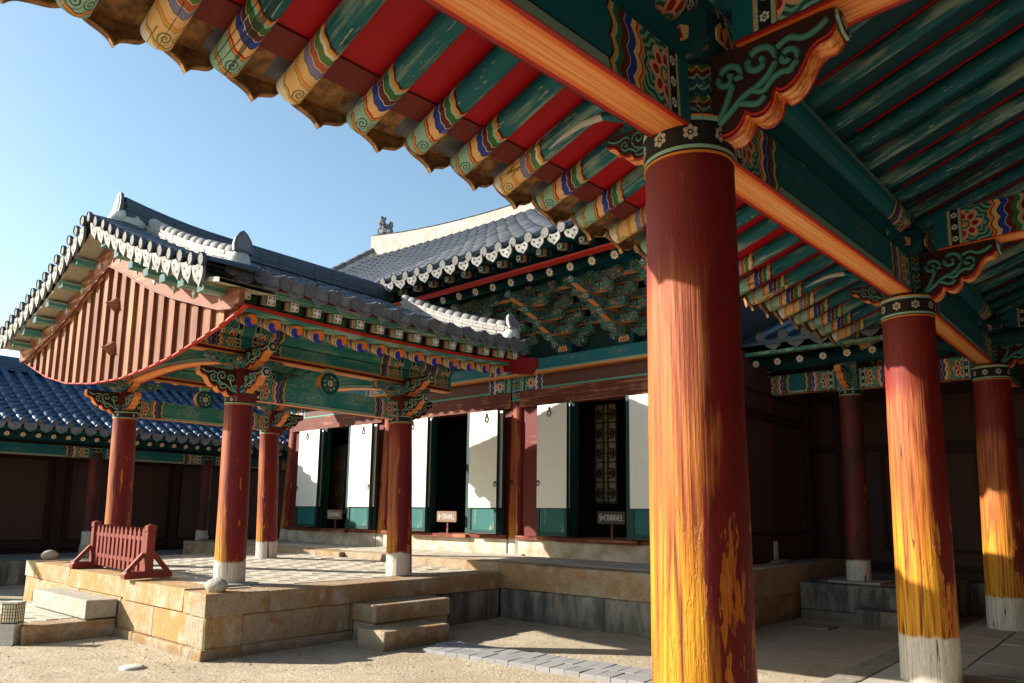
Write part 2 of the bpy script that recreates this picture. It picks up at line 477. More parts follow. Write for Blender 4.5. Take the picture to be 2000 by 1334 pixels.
def m_rough(name, c0, c1, sc=6, det=5, rough=0.85, bs=0.4):
    g = G(name); x, y, z = g.pos(); v = g.vec(x+g.rnd()*20, y, z)
    a = g.noise(v, sc, det, .6); b = g.noise(v, sc*9, 3)
    return g.end(g.mix(a.sstep(.3, .7)*0.75+b*0.3, tuple(c0)+(1,), tuple(c1)+(1,)), rough, a+b*0.4, bs, 0.01, 0.2)

def m_paper():
    g = G('door_paper'); x, y, z = g.obj()
    s = ((x*2*pi/0.028).sin()).gt(0.86)
    n = g.noise(g.vec(x, y, z), 4, 4)
    c = g.mix(n*0.5, (0.82, 0.80, 0.74, 1), (0.74, 0.71, 0.62, 1))
    st = g.noise(g.vec(x*3, y, z*1.2), 2.0, 5, .6)
    c = g.mix(st.sstep(.52, .75)*0.35, c, (0.62, 0.55, 0.42, 1))
    c = g.mix(s*0.34, c, (0.46, 0.43, 0.37, 1))
    return g.end(c, 0.8, s*-1.0, 0.15, 0.003)

def m_board_red():
    """weathered red gable boards, grain along local z"""
    g = G('gable_board_paint'); x, y, z = g.obj(); r = g.rnd()
    gr = g.noise(g.vec(x*30+r*40, y*30, z*1.1), 1.0, 5, .6); big = g.noise(g.vec(x*3+r*30, y*3, z*1.5), 1.0, 4)
    c = g.ramp(gr*0.6+big*0.5+r*0.16-.05, [(.3, (0.045, 0.010, 0.005, 1)), (.44, (0.125, 0.034, 0.014, 1)), (.60, (0.225, 0.080, 0.034, 1)), (.74, (0.34, 0.165, 0.07, 1)), (.86, (0.44, 0.27, 0.12, 1))])
    return g.end(c, 0.75, gr, 0.35, 0.006)

M = {}
def build_materials():
    M['rafter'] = m_rafter('rafter_dancheong')
    M['flower'] = m_flower('flower_end')
    M['flower_small'] = m_flower('flower_end_gold', C['drk'])
    M['sq_end'] = m_square_end('square_end_red')
    M['sq_end_dark'] = m_square_end_dark('square_end_dark')
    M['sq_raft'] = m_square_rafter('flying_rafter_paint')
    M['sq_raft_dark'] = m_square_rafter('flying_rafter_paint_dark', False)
    M['beam'] = m_beam('beam_dancheong', 1.0)
    M['beam_s'] = m_beam('beam_dancheong_small', 0.66, light=True)
    M['beam_xs'] = m_beam('beam_dancheong_hall', 0.75)
    M['beam_bot'] = m_beam_bottom('beam_soffit_paint')
    M['band'] = m_band('neck_band', 9, 0.0, 0.20, 0.23)
    M['band_s'] = m_band('neck_band_small', 9, 0.0, 0.10, 0.16)
    M['neck'] = m_neck('neck_pattern')
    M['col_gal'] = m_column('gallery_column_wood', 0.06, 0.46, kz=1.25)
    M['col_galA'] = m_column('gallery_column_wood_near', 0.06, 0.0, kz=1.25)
    M['col_pav'] = m_column('pavilion_column_wood', -0.06, 0.28, kz=0.48, rad=.155, flake=.18, shade_z=1.75)
    M['col_hall'] = m_column('hall_column_wood', -0.18, 0.26, kz=0.55, rad=.165, flake=.15, shade_z=2.3)
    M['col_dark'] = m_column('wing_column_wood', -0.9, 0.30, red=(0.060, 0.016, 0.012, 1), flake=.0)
    M['teal'] = m_flat('teal_paint', C['teal'], 0.62, 0.12, 'x')
    M['teal_y'] = m_flat('teal_paint_long', C['teal'], 0.62, 0.14, 'y')
    M['teal_dark'] = m_flat('teal_paint_old', C['tealD'], 0.65, 0.08, 'x')
    M['teal_light'] = m_flat('pale_teal_boards', (0.075, 0.255, 0.205, 1), 0.65, 0.50, 'y', (0.40, 0.47, 0.32, 1))
    M['red'] = m_flat('red_soffit_paint', (0.40, 0.003, 0.009, 1), 0.6, 0.0, 'x', var=.08)
    M['redline'] = m_flat('red_line_paint', (0.55, 0.022, 0.008, 1), 0.55, 0.0, 'y')
    M['reddark'] = m_flat('dark_red_paint', (0.15, 0.020, 0.016, 1), 0.6, 0.03, 'x', (0.3, 0.12, 0.08, 1))
    M['brown'] = m_flat('brown_board_paint', (0.105, 0.036, 0.024, 1), 0.65, 0.08, 'x', (0.24, 0.10, 0.06, 1))
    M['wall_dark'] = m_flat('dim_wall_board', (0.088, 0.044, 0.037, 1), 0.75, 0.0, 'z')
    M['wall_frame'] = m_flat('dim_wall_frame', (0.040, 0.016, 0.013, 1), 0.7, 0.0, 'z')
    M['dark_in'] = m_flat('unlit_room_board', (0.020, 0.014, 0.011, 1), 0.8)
    M['orange'] = m_flat('orange_edge_paint', (0.74, 0.27, 0.07, 1), 0.55, 0.0, 'y')
    M['cel'] = m_flat('celadon_line_paint', C['cel'], 0.6)
    M['celd'] = m_flat('old_celadon_line_paint', (0.07, 0.25, 0.20, 1), 0.6)
    M['cream'] = m_flat('cream_paint', C['cream'], 0.6)
    M['white'] = m_flat('white_paint', (0.74, 0.73, 0.70, 1), 0.7, var=.05)
    M['tg_org'] = m_flat('taegeuk_orange', (0.72, 0.16, 0.012, 1), 0.55, var=.05)
    M['tg_blue'] = m_flat('taegeuk_blue', (0.012, 0.035, 0.34, 1), 0.55, var=.05)
    M['blue'] = m_flat('blue_paint', C['blue'], 0.6)
    M['black'] = m_flat('black_iron', (0.012, 0.012, 0.013, 1), 0.5)
    M['stone'] = m_stone('granite_warm', (0.38, 0.30, 0.21), (0.36, 0.19, 0.065), rusty=0.55)
    M['stone_s'] = m_stone('granite_rusty', (0.43, 0.335, 0.22), (0.44, 0.235, 0.065), rusty=0.68)
    M['stone_d'] = m_stone('granite_stained', (0.30, 0.27, 0.22), (0.34, 0.22, 0.10), 0.85, 0.3)
    M['stone_g'] = m_stone('granite_grey', (0.40, 0.37, 0.31), (0.42, 0.31, 0.17), 0.0, 0.25)
    M['boulder'] = m_stone('river_stone', (0.44, 0.40, 0.34), (0.40, 0.32, 0.22), 0.0, 0.2)
    M['ground'] = m_ground()
    M['paver'] = m_paver('pale_pavers', (0.46, 0.41, 0.33))
    M['paver_d'] = m_paver('grey_bricks', (0.27, 0.265, 0.26))
    M['slab'] = m_paver('gallery_slabs', (0.44, 0.40, 0.33))
    M['tile'] = m_tile('roof_tile')
    M['tile_shade_blue'] = m_tile('roof_tile_blue_shade', (0.008, 0.032, 0.085), (0.030, 0.085, 0.175), 0.46)  # blue of skylit shade put into the tile colour
    M['tile_pale'] = m_tile('roof_tile_pale', (0.20, 0.18, 0.165), (0.44, 0.41, 0.38), 0.75)
    M['tile_navy'] = m_tile('roof_tile_navy', (0.014, 0.022, 0.036), (0.05, 0.070, 0.10), 0.45)
    M['tile_end'] = m_tile_end('tile_end_face')
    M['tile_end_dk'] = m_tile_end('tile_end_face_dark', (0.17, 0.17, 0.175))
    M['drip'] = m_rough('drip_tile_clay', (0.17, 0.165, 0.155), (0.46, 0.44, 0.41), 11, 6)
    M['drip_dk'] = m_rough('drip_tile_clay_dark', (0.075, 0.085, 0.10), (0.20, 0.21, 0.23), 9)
    M['drip_br'] = m_rough('drip_tile_clay_brown', (0.075, 0.042, 0.026), (0.42, 0.225, 0.090), 16, 6)
    M['mortar'] = m_rough('lime_mortar', (0.36, 0.34, 0.31), (0.62, 0.60, 0.56), 7)
    M['plaster'] = m_rough('ridge_plaster', (0.27, 0.225, 0.19), (0.46, 0.41, 0.36), 3.2, 7)
    M['plaster_low'] = m_rough('peeling_plaster', (0.34, 0.22, 0.13), (0.66, 0.58, 0.47), 3.5)
    M['paper'] = m_paper()
    M['gable'] = m_board_red()
    M['bargeboard'] = m_flat('bargeboard_paint', (0.25, 0.078, 0.036, 1), 0.7, 0.45, 'x', (0.60, 0.33, 0.17, 1), var=.16)
    M['fence'] = m_flat('barrier_paint', (0.20, 0.034, 0.024, 1), 0.55, 0.05, 'z', (0.4, 0.15, 0.1, 1))
    M['door_teal'] = m_flat('door_teal_paint', (0.020, 0.135, 0.125, 1), 0.6, 0.22, 'z', (0.36, 0.33, 0.20, 1))
    M['door_green'] = m_flat('door_green_paint', (0.012, 0.055, 0.050, 1), 0.6, 0.1, 'z', (0.20, 0.14, 0.06, 1))
    M['lintel'] = m_flat('lintel_paint', (0.17, 0.036, 0.020, 1), 0.65, 0.45, 'x', (0.40, 0.17, 0.075, 1), var=.2)
    M['sign'] = m_flat('sign_board', (0.22, 0.135, 0.085, 1), 0.6)
    M['sign_shaded'] = m_flat('sign_board_shaded', (0.055, 0.040, 0.034, 1), 0.6)  # darker copy of the sign board, doorway shade put into its colour
    M['eave_red'] = m_flat('eave_end_red', (.20, .006, .010, 1), .6)
    M['lattice'] = m_flat('lattice_wood', (0.085, 0.06, 0.035, 1), 0.6)
    M['lattice_paper'] = m_flat('lattice_paper_old', (0.50, 0.44, 0.28, 1), 0.8)
    g = G('lamp_panel'); n = g.n('ShaderNodeBsdfTranslucent'); d = g.n('ShaderNodeBsdfDiffuse'); mx = g.n('ShaderNodeMixShader'); o = g.n('ShaderNodeOutputMaterial')
    n.inputs[0].default_value = (0.86, 0.82, 0.68, 1); d.inputs[0].default_value = (0.80, 0.77, 0.64, 1); mx.inputs[0].default_value = 0.6
    g.ln(d.outputs[0], mx.inputs[1]); g.ln(n.outputs[0], mx.inputs[2]); g.ln(mx.outputs[0], o.inputs[0])
    M['lamp_glass'] = g.mat
    M['lamp_frame'] = m_flat('lamp_frame', (0.045, 0.05, 0.03, 1), 0.5)
    M['concrete'] = m_rough('lamp_base_concrete', (0.46, 0.43, 0.37), (0.60, 0.57, 0.50), 20)
    M['bark'] = m_rough('bark', (0.06, 0.05, 0.04), (0.12, 0.10, 0.08), 10)
    M['leaf'] = m_rough('dry_leaf', (0.05, 0.045, 0.02), (0.12, 0.10, 0.05), 3)
build_materials()

# ---------------------------------------------------------------- mesh building
class MB:
    def __init__(s): s.v, s.f, s.mi, s.uv, s.sm = [], [], [], [], []
    def add(s, vs, fs, mi=0, uvs=None, smooth=False):
        o = len(s.v)
        s.v += [tuple(p) for p in vs]
        for i, f in enumerate(fs):
            s.f.append(tuple(o+k for k in f)); s.mi.append(mi[i] if isinstance(mi, (list, tuple)) else mi)
            s.uv.append(uvs[i] if uvs else None); s.sm.append(smooth)
    def box(s, x0, y0, z0, x1, y1, z1, mi=0, T=None):
        vs = [Vector(p) for p in ((x0, y0, z0), (x1, y0, z0), (x1, y1, z0), (x0, y1, z0), (x0, y0, z1), (x1, y0, z1), (x1, y1, z1), (x0, y1, z1))]
        if T: vs = [T @ p for p in vs]
        s.add(vs, [(0, 3, 2, 1), (4, 5, 6, 7), (0, 1, 5, 4), (1, 2, 6, 5), (2, 3, 7, 6), (3, 0, 4, 7)], mi)
    def bar(s, p0, p1, w, h, mi=0, up=(0, 0, 1)):
        p0, p1 = Vector(p0), Vector(p1); d = p1-p0; L = d.length; d.normalize()
        u = Vector(up); sd = d.cross(u)
        if sd.length < 1e-4: sd = d.cross(Vector((1, 0, 0)))
        sd.normalize(); u = sd.cross(d)
        T = Matrix((d, sd, u)).transposed().to_4x4(); T.translation = p0
        s.box(0, -w/2, -h/2, L, w/2, h/2, mi, T)
    def prism(s, pts, y0, y1, mi=0, rim=None, T=None):
        """outline in the x-z plane (counter-clockwise seen from -y), thickness y0..y1; rim faces may use another slot (callable on edge normal)"""
        n = len(pts)
        vs = [Vector((x, y0, z)) for x, z in pts]+[Vector((x, y1, z)) for x, z in pts]
        fs = [tuple(range(n)), tuple(range(2*n-1, n-1, -1))]; ms = [mi, mi]
        area = sum(pts[i][0]*pts[(i+1) % n][1]-pts[(i+1) % n][0]*pts[i][1] for i in range(n))
        for i in range(n):
            j = (i+1) % n
            fs.append((i, n+i, n+j, j))
            if callable(rim):
                dx, dz = pts[j][0]-pts[i][0], pts[j][1]-pts[i][1]
                nx, nz = (dz, -dx) if area > 0 else (-dz, dx)
                ms.append(rim(nx, nz))
            else: ms.append(mi if rim is None else rim)
        if area < 0: fs = [f[::-1] for f in fs]
        if T: vs = [T @ p for p in vs]
        s.add(vs, fs, ms)
    def cyl(s, p0, p1, r0, r1=None, n=16, mi=0, cap0=None, cap1=None, smooth=True, rings=1, wob=0.0):
        r1 = r0 if r1 is None else r1
        p0, p1 = Vector(p0), Vector(p1); d = (p1-p0); L = d.length; d.normalize()
        a = Vector((1, 0, 0)) if abs(d.x) < 0.9 else Vector((0, 1, 0))
        u = (a-d*a.dot(d)).normalized(); w_ = d.cross(u)
        vs = []
        for k in range(rings+1):
            t = k/rings; r = r0+(r1-r0)*t
            for i in range(n):
                rr = r*(1+wob*math.sin(3*i*2*pi/n+k*1.3)*math.sin(k*2.1+i))
                an = 2*pi*i/n
                vs.append(p0+d*(L*t)+u*(rr*math.cos(an))+w_*(rr*math.sin(an)))
        fs = []
        for k in range(rings):
            for i in range(n):
                j = (i+1) % n
                fs.append((k*n+i, k*n+j, (k+1)*n+j, (k+1)*n+i))
        s.add(vs, fs, mi, None, smooth)
        uvd = [(0.5+0.5*math.cos(2*pi*i/n), 0.5+0.5*math.sin(2*pi*i/n)) for i in range(n)]
        if cap0 is not None: s.add(vs[:n], [tuple(range(n-1, -1, -1))], cap0, [uvd[::-1]])
        if cap1 is not None: s.add(vs[-n:], [tuple(range(n))], cap1, [uvd])
    def lathe(s, prof, n=20, mi=0, c=(0, 0, 0), smooth=True, caps=True, phase=0.0):
        vs = []
        for r, z in prof:
            for i in range(n):
                a = 2*pi*i/n+phase; vs.append((c[0]+r*math.cos(a), c[1]+r*math.sin(a), c[2]+z))
        fs = []
        for k in range(len(prof)-1):
            for i in range(n):
                j = (i+1) % n; fs.append((k*n+i, k*n+j, (k+1)*n+j, (k+1)*n+i))
        s.add(vs, fs, mi, None, smooth)
        if caps:
            s.add(vs[:n], [tuple(range(n-1, -1, -1))], mi); s.add(vs[-n:], [tuple(range(n))], mi)
    def tube(s, pts, r, n=6, mi=0, T=None, taper=None):
        pts = [Vector(p) for p in pts]; m = len(pts); vs = []
        ref = Vector((0, 0, 1))
        for k in range(m):
            d = (pts[min(k+1, m-1)]-pts[max(k-1, 0)]).normalized()
            a = ref if abs(d.dot(ref)) < 0.95 else Vector((1, 0, 0))
            u = d.cross(a).normalized(); w_ = u.cross(d)
            rr = r*(taper(k/(m-1)) if taper else 1)
            for i in range(n):
                an = 2*pi*i/n; vs.append(pts[k]+u*(rr*math.cos(an))+w_*(rr*math.sin(an)))
        if T: vs = [T @ p for p in vs]
        fs = [(k*n+i, k*n+(i+1) % n, (k+1)*n+(i+1) % n, (k+1)*n+i) for k in range(m-1) for i in range(n)]
        fs += [tuple(range(n-1, -1, -1)), tuple(range((m-1)*n, m*n))]
        s.add(vs, fs, mi, None, True)
    def beam(s, L, w, h, side=0, bot=1, top=0, arch=0.0, nseg=2, plain_end=False):
        """beam along local y from -L/2 to L/2, x -w/2..w/2, z 0..h; uv = distance to the nearer end, height"""
        nseg = max(2, nseg+(nseg % 2))
        ys = [-L/2+L*i/nseg for i in range(nseg+1)]
        zb = [arch*(1-(2*y/L)**2) for y in ys]
        for i in range(nseg):
            y0, y1, b0, b1 = ys[i], ys[i+1], zb[i], zb[i+1]
            e0, e1 = L/2-abs(y0), L/2-abs(y1)
            a, b = -w/2, w/2
            s.add([(b, y0, b0), (b, y1, b1), (b, y1, b1+h), (b, y0, b0+h)], [(0, 1, 2, 3)], side, [[(e0, 0), (e1, 0), (e1, 1), (e0, 1)]])
            s.add([(a, y1, b1), (a, y0, b0), (a, y0, b0+h), (a, y1, b1+h)], [(0, 1, 2, 3)], side, [[(e1, 0), (e0, 0), (e0, 1), (e1, 1)]])
            s.add([(a, y0, b0), (a, y1, b1), (b, y1, b1), (b, y0, b0)], [(0, 1, 2, 3)], bot, [[(e0, 0), (e1, 0), (e1, 1), (e0, 1)]])
            s.add([(a, y0, b0+h), (b, y0, b0+h), (b, y1, b1+h), (a, y1, b1+h)], [(0, 1, 2, 3)], top, [[(e0, .5)]*4])
        for y, z, fl in ((ys[0], zb[0], 0), (ys[-1], zb[-1], 1)):
            q = [(-w/2, y, z), (w/2, y, z), (w/2, y, z+h), (-w/2, y, z+h)]
            s.add(q, [(0, 1, 2, 3) if not fl else (3, 2, 1, 0)], side, [[(0.05, .5)]*4])
    def mesh(s, name, mats, recalc=False):
        me = bpy.data.meshes.new(name)
        me.from_pydata(s.v, [], s.f)
        for m_ in mats: me.materials.append(M[m_] if isinstance(m_, str) else m_)
        me.polygons.foreach_set('material_index', s.mi)
        me.polygons.foreach_set('use_smooth', s.sm)
        if any(q is not None for q in s.uv):
            ul = me.uv_layers.new(name='UVMap'); k = 0
            for i, f in enumerate(s.f):
                q = s.uv[i]
                for j in range(len(f)):
                    if q: ul.data[k].uv = q[j]
                    k += 1
        me.update()
        if recalc:
            bm = bmesh.new(); bm.from_mesh(me); bmesh.ops.recalc_face_normals(bm, faces=bm.faces); bm.to_mesh(me); bm.free()
        return me

WM = {}
def put(name, me, parent=None, T=None, label=None, cat=None, group=None, kind=None):
    o = bpy.data.objects.new(name, me)
    COL.objects.link(o)
    T = T if T is not None else Matrix.Identity(4)
    if not isinstance(T, Matrix): T = Matrix.Translation(Vector(T))
    if parent is not None:
        o.parent = parent
        o.matrix_parent_inverse = WM[parent.name].inverted()
    o.matrix_basis = T
    WM[o.name] = T.copy()
    if label: o['label'] = label
    if cat: o['category'] = cat
    if group: o['group'] = group
    if kind: o['kind'] = kind
    return o

def thing(name, label, cat, loc=(0, 0, 0), group=None):
    return put(name, None, None, Matrix.Translation(Vector(loc)), label, cat, group)

def frame(o, xax, zhint=(0, 0, 1)):
    """matrix with local x along xax, z as near zhint as possible"""
    x_ = Vector(xax).normalized(); z_ = Vector(zhint); y_ = z_.cross(x_).normalized(); z_ = x_.cross(y_)
    T = Matrix((x_, y_, z_)).transposed().to_4x4(); T.translation = Vector(o)
    return T

def interp(x, tab):
    if x <= tab[0][0]: (a, b), (c, d) = tab[0], tab[1]
    elif x >= tab[-1][0]: (a, b), (c, d) = tab[-2], tab[-1]
    else:
        for (a, b), (c, d) in zip(tab, tab[1:]):
            if a <= x <= c: break
    return b+(d-b)*(x-a)/(c-a)

def stone_mesh(x0, y0, z0, x1, y1, z1, mats=('stone',), bev=0.012, jit=0.007, bulge=0.008, flat_top=False):
    """one dressed block: bevelled, slightly uneven faces; centred at its own middle"""
    cx, cy, cz = (x0+x1)/2, (y0+y1)/2, (z0+z1)/2
    bm = bmesh.new()
    bmesh.ops.create_cube(bm, size=1.0)
    for v in bm.verts:
        v.co = Vector((v.co.x*(x1-x0), v.co.y*(y1-y0), v.co.z*(z1-z0)))
        v.co += Vector((RND.uniform(-jit, jit), RND.uniform(-jit, jit), 0 if flat_top else RND.uniform(-jit, jit)))
    bmesh.ops.bevel(bm, geom=list(bm.edges), offset=bev, segments=2, affect='EDGES', profile=0.6)
    me = bpy.data.meshes.new('stone')
    bm.to_mesh(me); bm.free()
    for m_ in mats: me.materials.append(M[m_])
    for p in me.polygons: p.use_smooth = False
    return me, (cx, cy, cz)

def put_stone(parent, box, mat='stone', name='stone', bev=0.012, jit=0.006, flat_top=False, **kw):
    me, c = stone_mesh(*box, mats=(mat,), bev=bev, jit=jit, flat_top=flat_top)
    return put(name, me, parent, c, **kw)

PAV = {}
def paver_mesh(w, d, mat, h=0.05):
    k = (round(w, 3), round(d, 3), mat)
    if k not in PAV:
        mb = MB(); b = 0.004; w2, d2 = k[0]/2, k[1]/2
        lo = [(-w2, -d2, -h), (w2, -d2, -h), (w2, d2, -h), (-w2, d2, -h)]
        md = [(x, y, -b) for x, y, _ in lo]
        up = [(x*(1-b/w2), y*(1-b/d2), 0) for x, y, _ in lo]
        vs = lo+md+up
        fs = [(8, 9, 10, 11)]
        for i in range(4):
            j = (i+1) % 4; fs += [(i, j, 4+j, 4+i), (4+i, 4+j, 8+j, 8+i)]
        mb.add(vs, fs)
        PAV[k] = mb.mesh('paver', [mat])
    return PAV[k]

def pave(parent, x0, x1, y0, y1, z, w, d, mat, name='paver', along='x', skip=None, zfun=None, gap=0.005, limit=300, tilt=0.003):
    """running-bond paving, each paver its own object; past the limit they join into one stuff part"""
    rest = MB(); items = []
    if along == 'x':
        rows = int(round((y1-y0)/d)); d = (y1-y0)/rows
        for r in range(rows):
            yy = y0+d*(r+.5); xx = x0-(w*0.5 if r % 2 else 0)
            while xx < x1-0.02:
                a, b = max(xx, x0), min(xx+w, x1)
                if b-a > 0.05: items.append(((a+b)/2, yy, b-a-gap, d-gap))
                xx += w
    else:
        cols = int(round((x1-x0)/w)); w = (x1-x0)/cols
        for r in range(cols):
            xx = x0+w*(r+.5); yy = y0-(d*0.5 if r % 2 else 0)
            while yy < y1-0.02:
                a, b = max(yy, y0), min(yy+d, y1)
                if b-a > 0.05: items.append((xx, (a+b)/2, w-gap, b-a-gap))
                yy += d
    items = [i for i in items if not (skip and skip(i[0], i[1]))]
    items.sort(key=lambda i: i[0]**2+i[1]**2)
    for n, (cx, cy, ww, dd) in enumerate(items):
        zz = (zfun(cx, cy) if zfun else z)+(RND.uniform(-0.0012, 0.0012) if RND.random() > .14 else RND.uniform(-.006, .003))
        T = Matrix.Translation((cx, cy, zz)) @ Matrix.Rotation(RND.uniform(-tilt, tilt)*2, 4, 'X') @ Matrix.Rotation(RND.uniform(-tilt, tilt)*2, 4, 'Y') @ Matrix.Rotation(RND.uniform(-.006, .006), 4, 'Z')
        if n < limit: put(name, paver_mesh(ww, dd, mat), parent, T)
        else:
            me = paver_mesh(ww, dd, mat)
            rest.add([T @ v.co for v in me.vertices], [tuple(p.vertices) for p in me.polygons])
    if rest.v: put(name+'_field', rest.mesh(name+'_field', [mat]), parent, kind='stuff')

# ---- shared small meshes
SH = {}
def wob(T, a=.012, d=.003):
    return T @ Matrix.Translation((RND.uniform(-d, d), RND.uniform(-d, d), RND.uniform(-d, d))) @ Matrix.Rotation(RND.uniform(-a, a), 4, 'Z') @ Matrix.Rotation(RND.uniform(-a, a), 4, 'Y') @ Matrix.Rotation(RND.uniform(-a, a)*2, 4, 'X')
def shared(key, fn):
    if key not in SH: SH[key] = fn()
    return SH[key]

def me_tile(mat, L=0.30, r=0.065, n=7):
    def f():
        mb = MB(); vs = []
        for x_, rr in ((0, r*0.985), (L, r), (L, r*0.92)):
            for i in range(n+1):
                a = pi*i/n; vs.append((x_, -rr*math.cos(a), rr*math.sin(a)))
        m_ = n+1
        fs = [(k*m_+i, k*m_+i+1, (k+1)*m_+i+1, (k+1)*m_+i) for k in range(2) for i in range(n)]
        mb.add(vs, fs, 0, None, False)
        for i in range(len(mb.sm)-n): mb.sm[i] = True
        return mb.mesh('convex_tile', [mat], recalc=True)
    return shared(('tile', mat, L, r), f)

def me_tile_end(mat_face, mat_side, r=0.07, t=0.03):
    """round end tile; face looks along +x"""
    def f():
        mb = MB()
        mb.cyl((-t, 0, 0), (0, 0, 0), r*0.98, r, 16, 1, None, 0, True)
        mb.cyl((0, 0, 0), (0.008, 0, 0), r, r*0.94, 16, 1, None, None, True)
        return mb.mesh('tile_end', [mat_face, mat_side])
    return shared(('tend', mat_face, mat_side, r), f)

def smooth_path(pts, k=5):
    """Catmull-Rom through 2-D points"""
    out = []
    for i in range(len(pts)-1):
        p0, p1, p2, p3 = pts[max(i-1, 0)], pts[i], pts[i+1], pts[min(i+2, len(pts)-1)]
        for j in range(k):
            t = j/k
            out.append(tuple(0.5*((2*p1[c])+(-p0[c]+p2[c])*t+(2*p0[c]-5*p1[c]+4*p2[c]-p3[c])*t*t+(-p0[c]+3*p1[c]-3*p2[c]+p3[c])*t**3) for c in (0, 1)))
    return out+[pts[-1]]

def drip_outline(w_=0.24, h=0.19, fine=False):
    """pointed pendant hanging below a concave tile: (y, z) outline; the first points run along the dished top"""
    p = []
    n = 6
    for i in range(n+1):
        t = i/n; p.append((-w_/2+w_*t, 0.022*(2*t-1)**2*1.6))
    side = [(.50, -.10), (.495, -.28), (.45, -.46), (.36, -.62), (.23, -.74), (.10, -.85), (0, -1)] if not fine else \
        smooth_path([(.50, -.08), (.53, -.30), (.49, -.50), (.37, -.66), (.20, -.75), (.08, -.84), (0, -1)], 3)
    p += [(w_*a_, h*b_) for a_, b_ in side]+[(-w_*a_, h*b_) for a_, b_ in side[-2::-1]]
    return p

def me_drip(mat_face, mat_back, w_=0.24, h=0.19, holes=False, lip=True, fine=False):
    """pendant drip tile: face towards +x"""
    def f():
        mb = MB(); o = drip_outline(w_, h, fine)
        T = Matrix(((0, 1, 0, 0), (1, 0, 0, 0), (0, 0, 1, 0), (0, 0, 0, 1)))
        n = len(o)
        vs = [(0.0, y, z) for y, z in o]+[(-0.022, y, z) for y, z in o]
        mb.add(vs, [tuple(range(n))], 0); mb.f[-1] = tuple(reversed(mb.f[-1]))
        mb.add(vs, [tuple(range(n, 2*n))], 1)
        mb.add(vs, [(i, (i+1) % n, n+(i+1) % n, n+i) for i in range(n)], 1)
        if lip:
            path = [(-0.026, y*0.97, z*0.985) for y, z in o[7:]]+[(-0.026, o[0][0]*.97, 0)]
            mb.tube([(-0.026, o[6][0]*.97, 0)]+path, 0.008 if fine else 0.006, 5, 1)
        if holes:
            for y, z in ((-w_*.22, -h*.22), (w_*.22, -h*.22), (0, -h*.6)):
                mb.cyl((-0.005, y, z), (0.003, y, z), 0.014, 0.014, 8, 2, None, 2)
        return mb.mesh('drip_tile', [mat_face, mat_back, 'black'], recalc=True)
    return shared(('drip', mat_face, mat_back, w_, h, holes, fine), f)

def tile_bed(rows, courses, spacing, prof, sag=0.05, step=0.016, mat='tile', k=4):
    """sheet of concave tiles: local y across rows (0..rows*spacing), profile prof(t)->(x,z) for t 0..1 from the eave up"""
    mb = MB(); ny = rows*k+1
    lines = []
    for c_ in range(courses):
        for e in (0, 1):
            t = (c_+e)/courses
            x_, z_ = prof(t); lines.append((x_, z_+(step if e == 0 else 0.0)))
    vs = []
    for x_, z_ in lines:
        for j in range(ny):
            ph = (j % k)/k; vs.append((x_, j*spacing/k, z_-sag*math.sin(pi*ph)))
    fs = [(a*ny+j, a*ny+j+1, (a+1)*ny+j+1, (a+1)*ny+j) for a in range(len(lines)-1) for j in range(ny-1)]
    mb.add(vs, fs)
    return mb.mesh('concave_tile_bed', [mat])

def scroll_path(cx, cz, r, turns, a0, sgn=1, n=18, y=0.0):
    out = []
    for i in range(n+1):
        t = i/n; rr = r*(1-0.86*t); a = a0+sgn*2*pi*turns*t
        out.append((cx+rr*math.cos(a), y, cz+rr*math.sin(a)))
    return out

def wing_mesh(L, H, T=0.10, mats=('reddark', 'orange', 'cel', 'teal'), relief=.03):
    """carved wing bracket in the local x-z plane; root at x=0 (height H), beak at x=L, celadon scrolls in relief, lit orange lobes below"""
    low = [(0, 0), (.08, -.05), (.17, -.05), (.25, .04), (.285, .15), (.33, .09), (.42, .07), (.50, .16), (.525, .30), (.575, .25), (.66, .28), (.74, .40), (.80, .56), (.87, .64), (.95, .66), (1.0, .74)]
    lo = [(x_*L, z_*H) for x_, z_ in smooth_path(low, 4)]
    pts = lo+[(L, H*.98), (L*.90, H*1.0), (L*.45, H*.985), (0, H)]
    mb = MB()
    nl = len(lo)
    mb.prism(pts, -T/2, T/2, 0, lambda nx, nz: 1 if (nz < .35 and not (abs(nx) > .98*math.hypot(nx, nz) and nx < 0)) else 0)
    for sy in (-1, 1):                                   # red line along the carved edge
        y = sy*(T/2+.002)
        mb.tube([(x_, y, z_+H*.035) for x_, z_ in lo[::2]], H*.018, 4, 2)
    sc = MB(); q = H*relief
    for sy in (-1, 1):
        y = sy*(T/2+0.003)
        P = lambda pts_: [(a*L, y, b*H) for a, b in smooth_path(pts_, 4)]
        sc.tube(P([(.02, .12), (.10, .26), (.16, .44), (.20, .60)])+scroll_path(L*.145, H*.64, H*.17, 1.25, -.2, 1, 18, y), q, 5, 0)
        sc.tube(P([(.04, .10), (.16, .22), (.28, .36), (.40, .42), (.48, .50)])+scroll_path(L*.41, H*.70, H*.21, 1.3, -.9, 1, 18, y), q, 5, 0)
        sc.tube(P([(.34, .40), (.44, .34), (.50, .42), (.58, .48), (.66, .46)])+scroll_path(L*.64, H*.62, H*.13, 1.1, -1.2, 1, 14, y), q*.9, 5, 0)
        sc.tube(P([(.56, .78), (.66, .84), (.76, .78), (.86, .80), (.95, .88)]), q*.9, 5, 0)
        sc.tube(P([(.24, .30), (.33, .24), (.40, .22), (.45, .28)]), q*.9, 5, 0)
    return mb.mesh('wing_bracket', [mats[0], mats[1], 'redline']), sc.mesh('scroll_relief', [mats[2]])

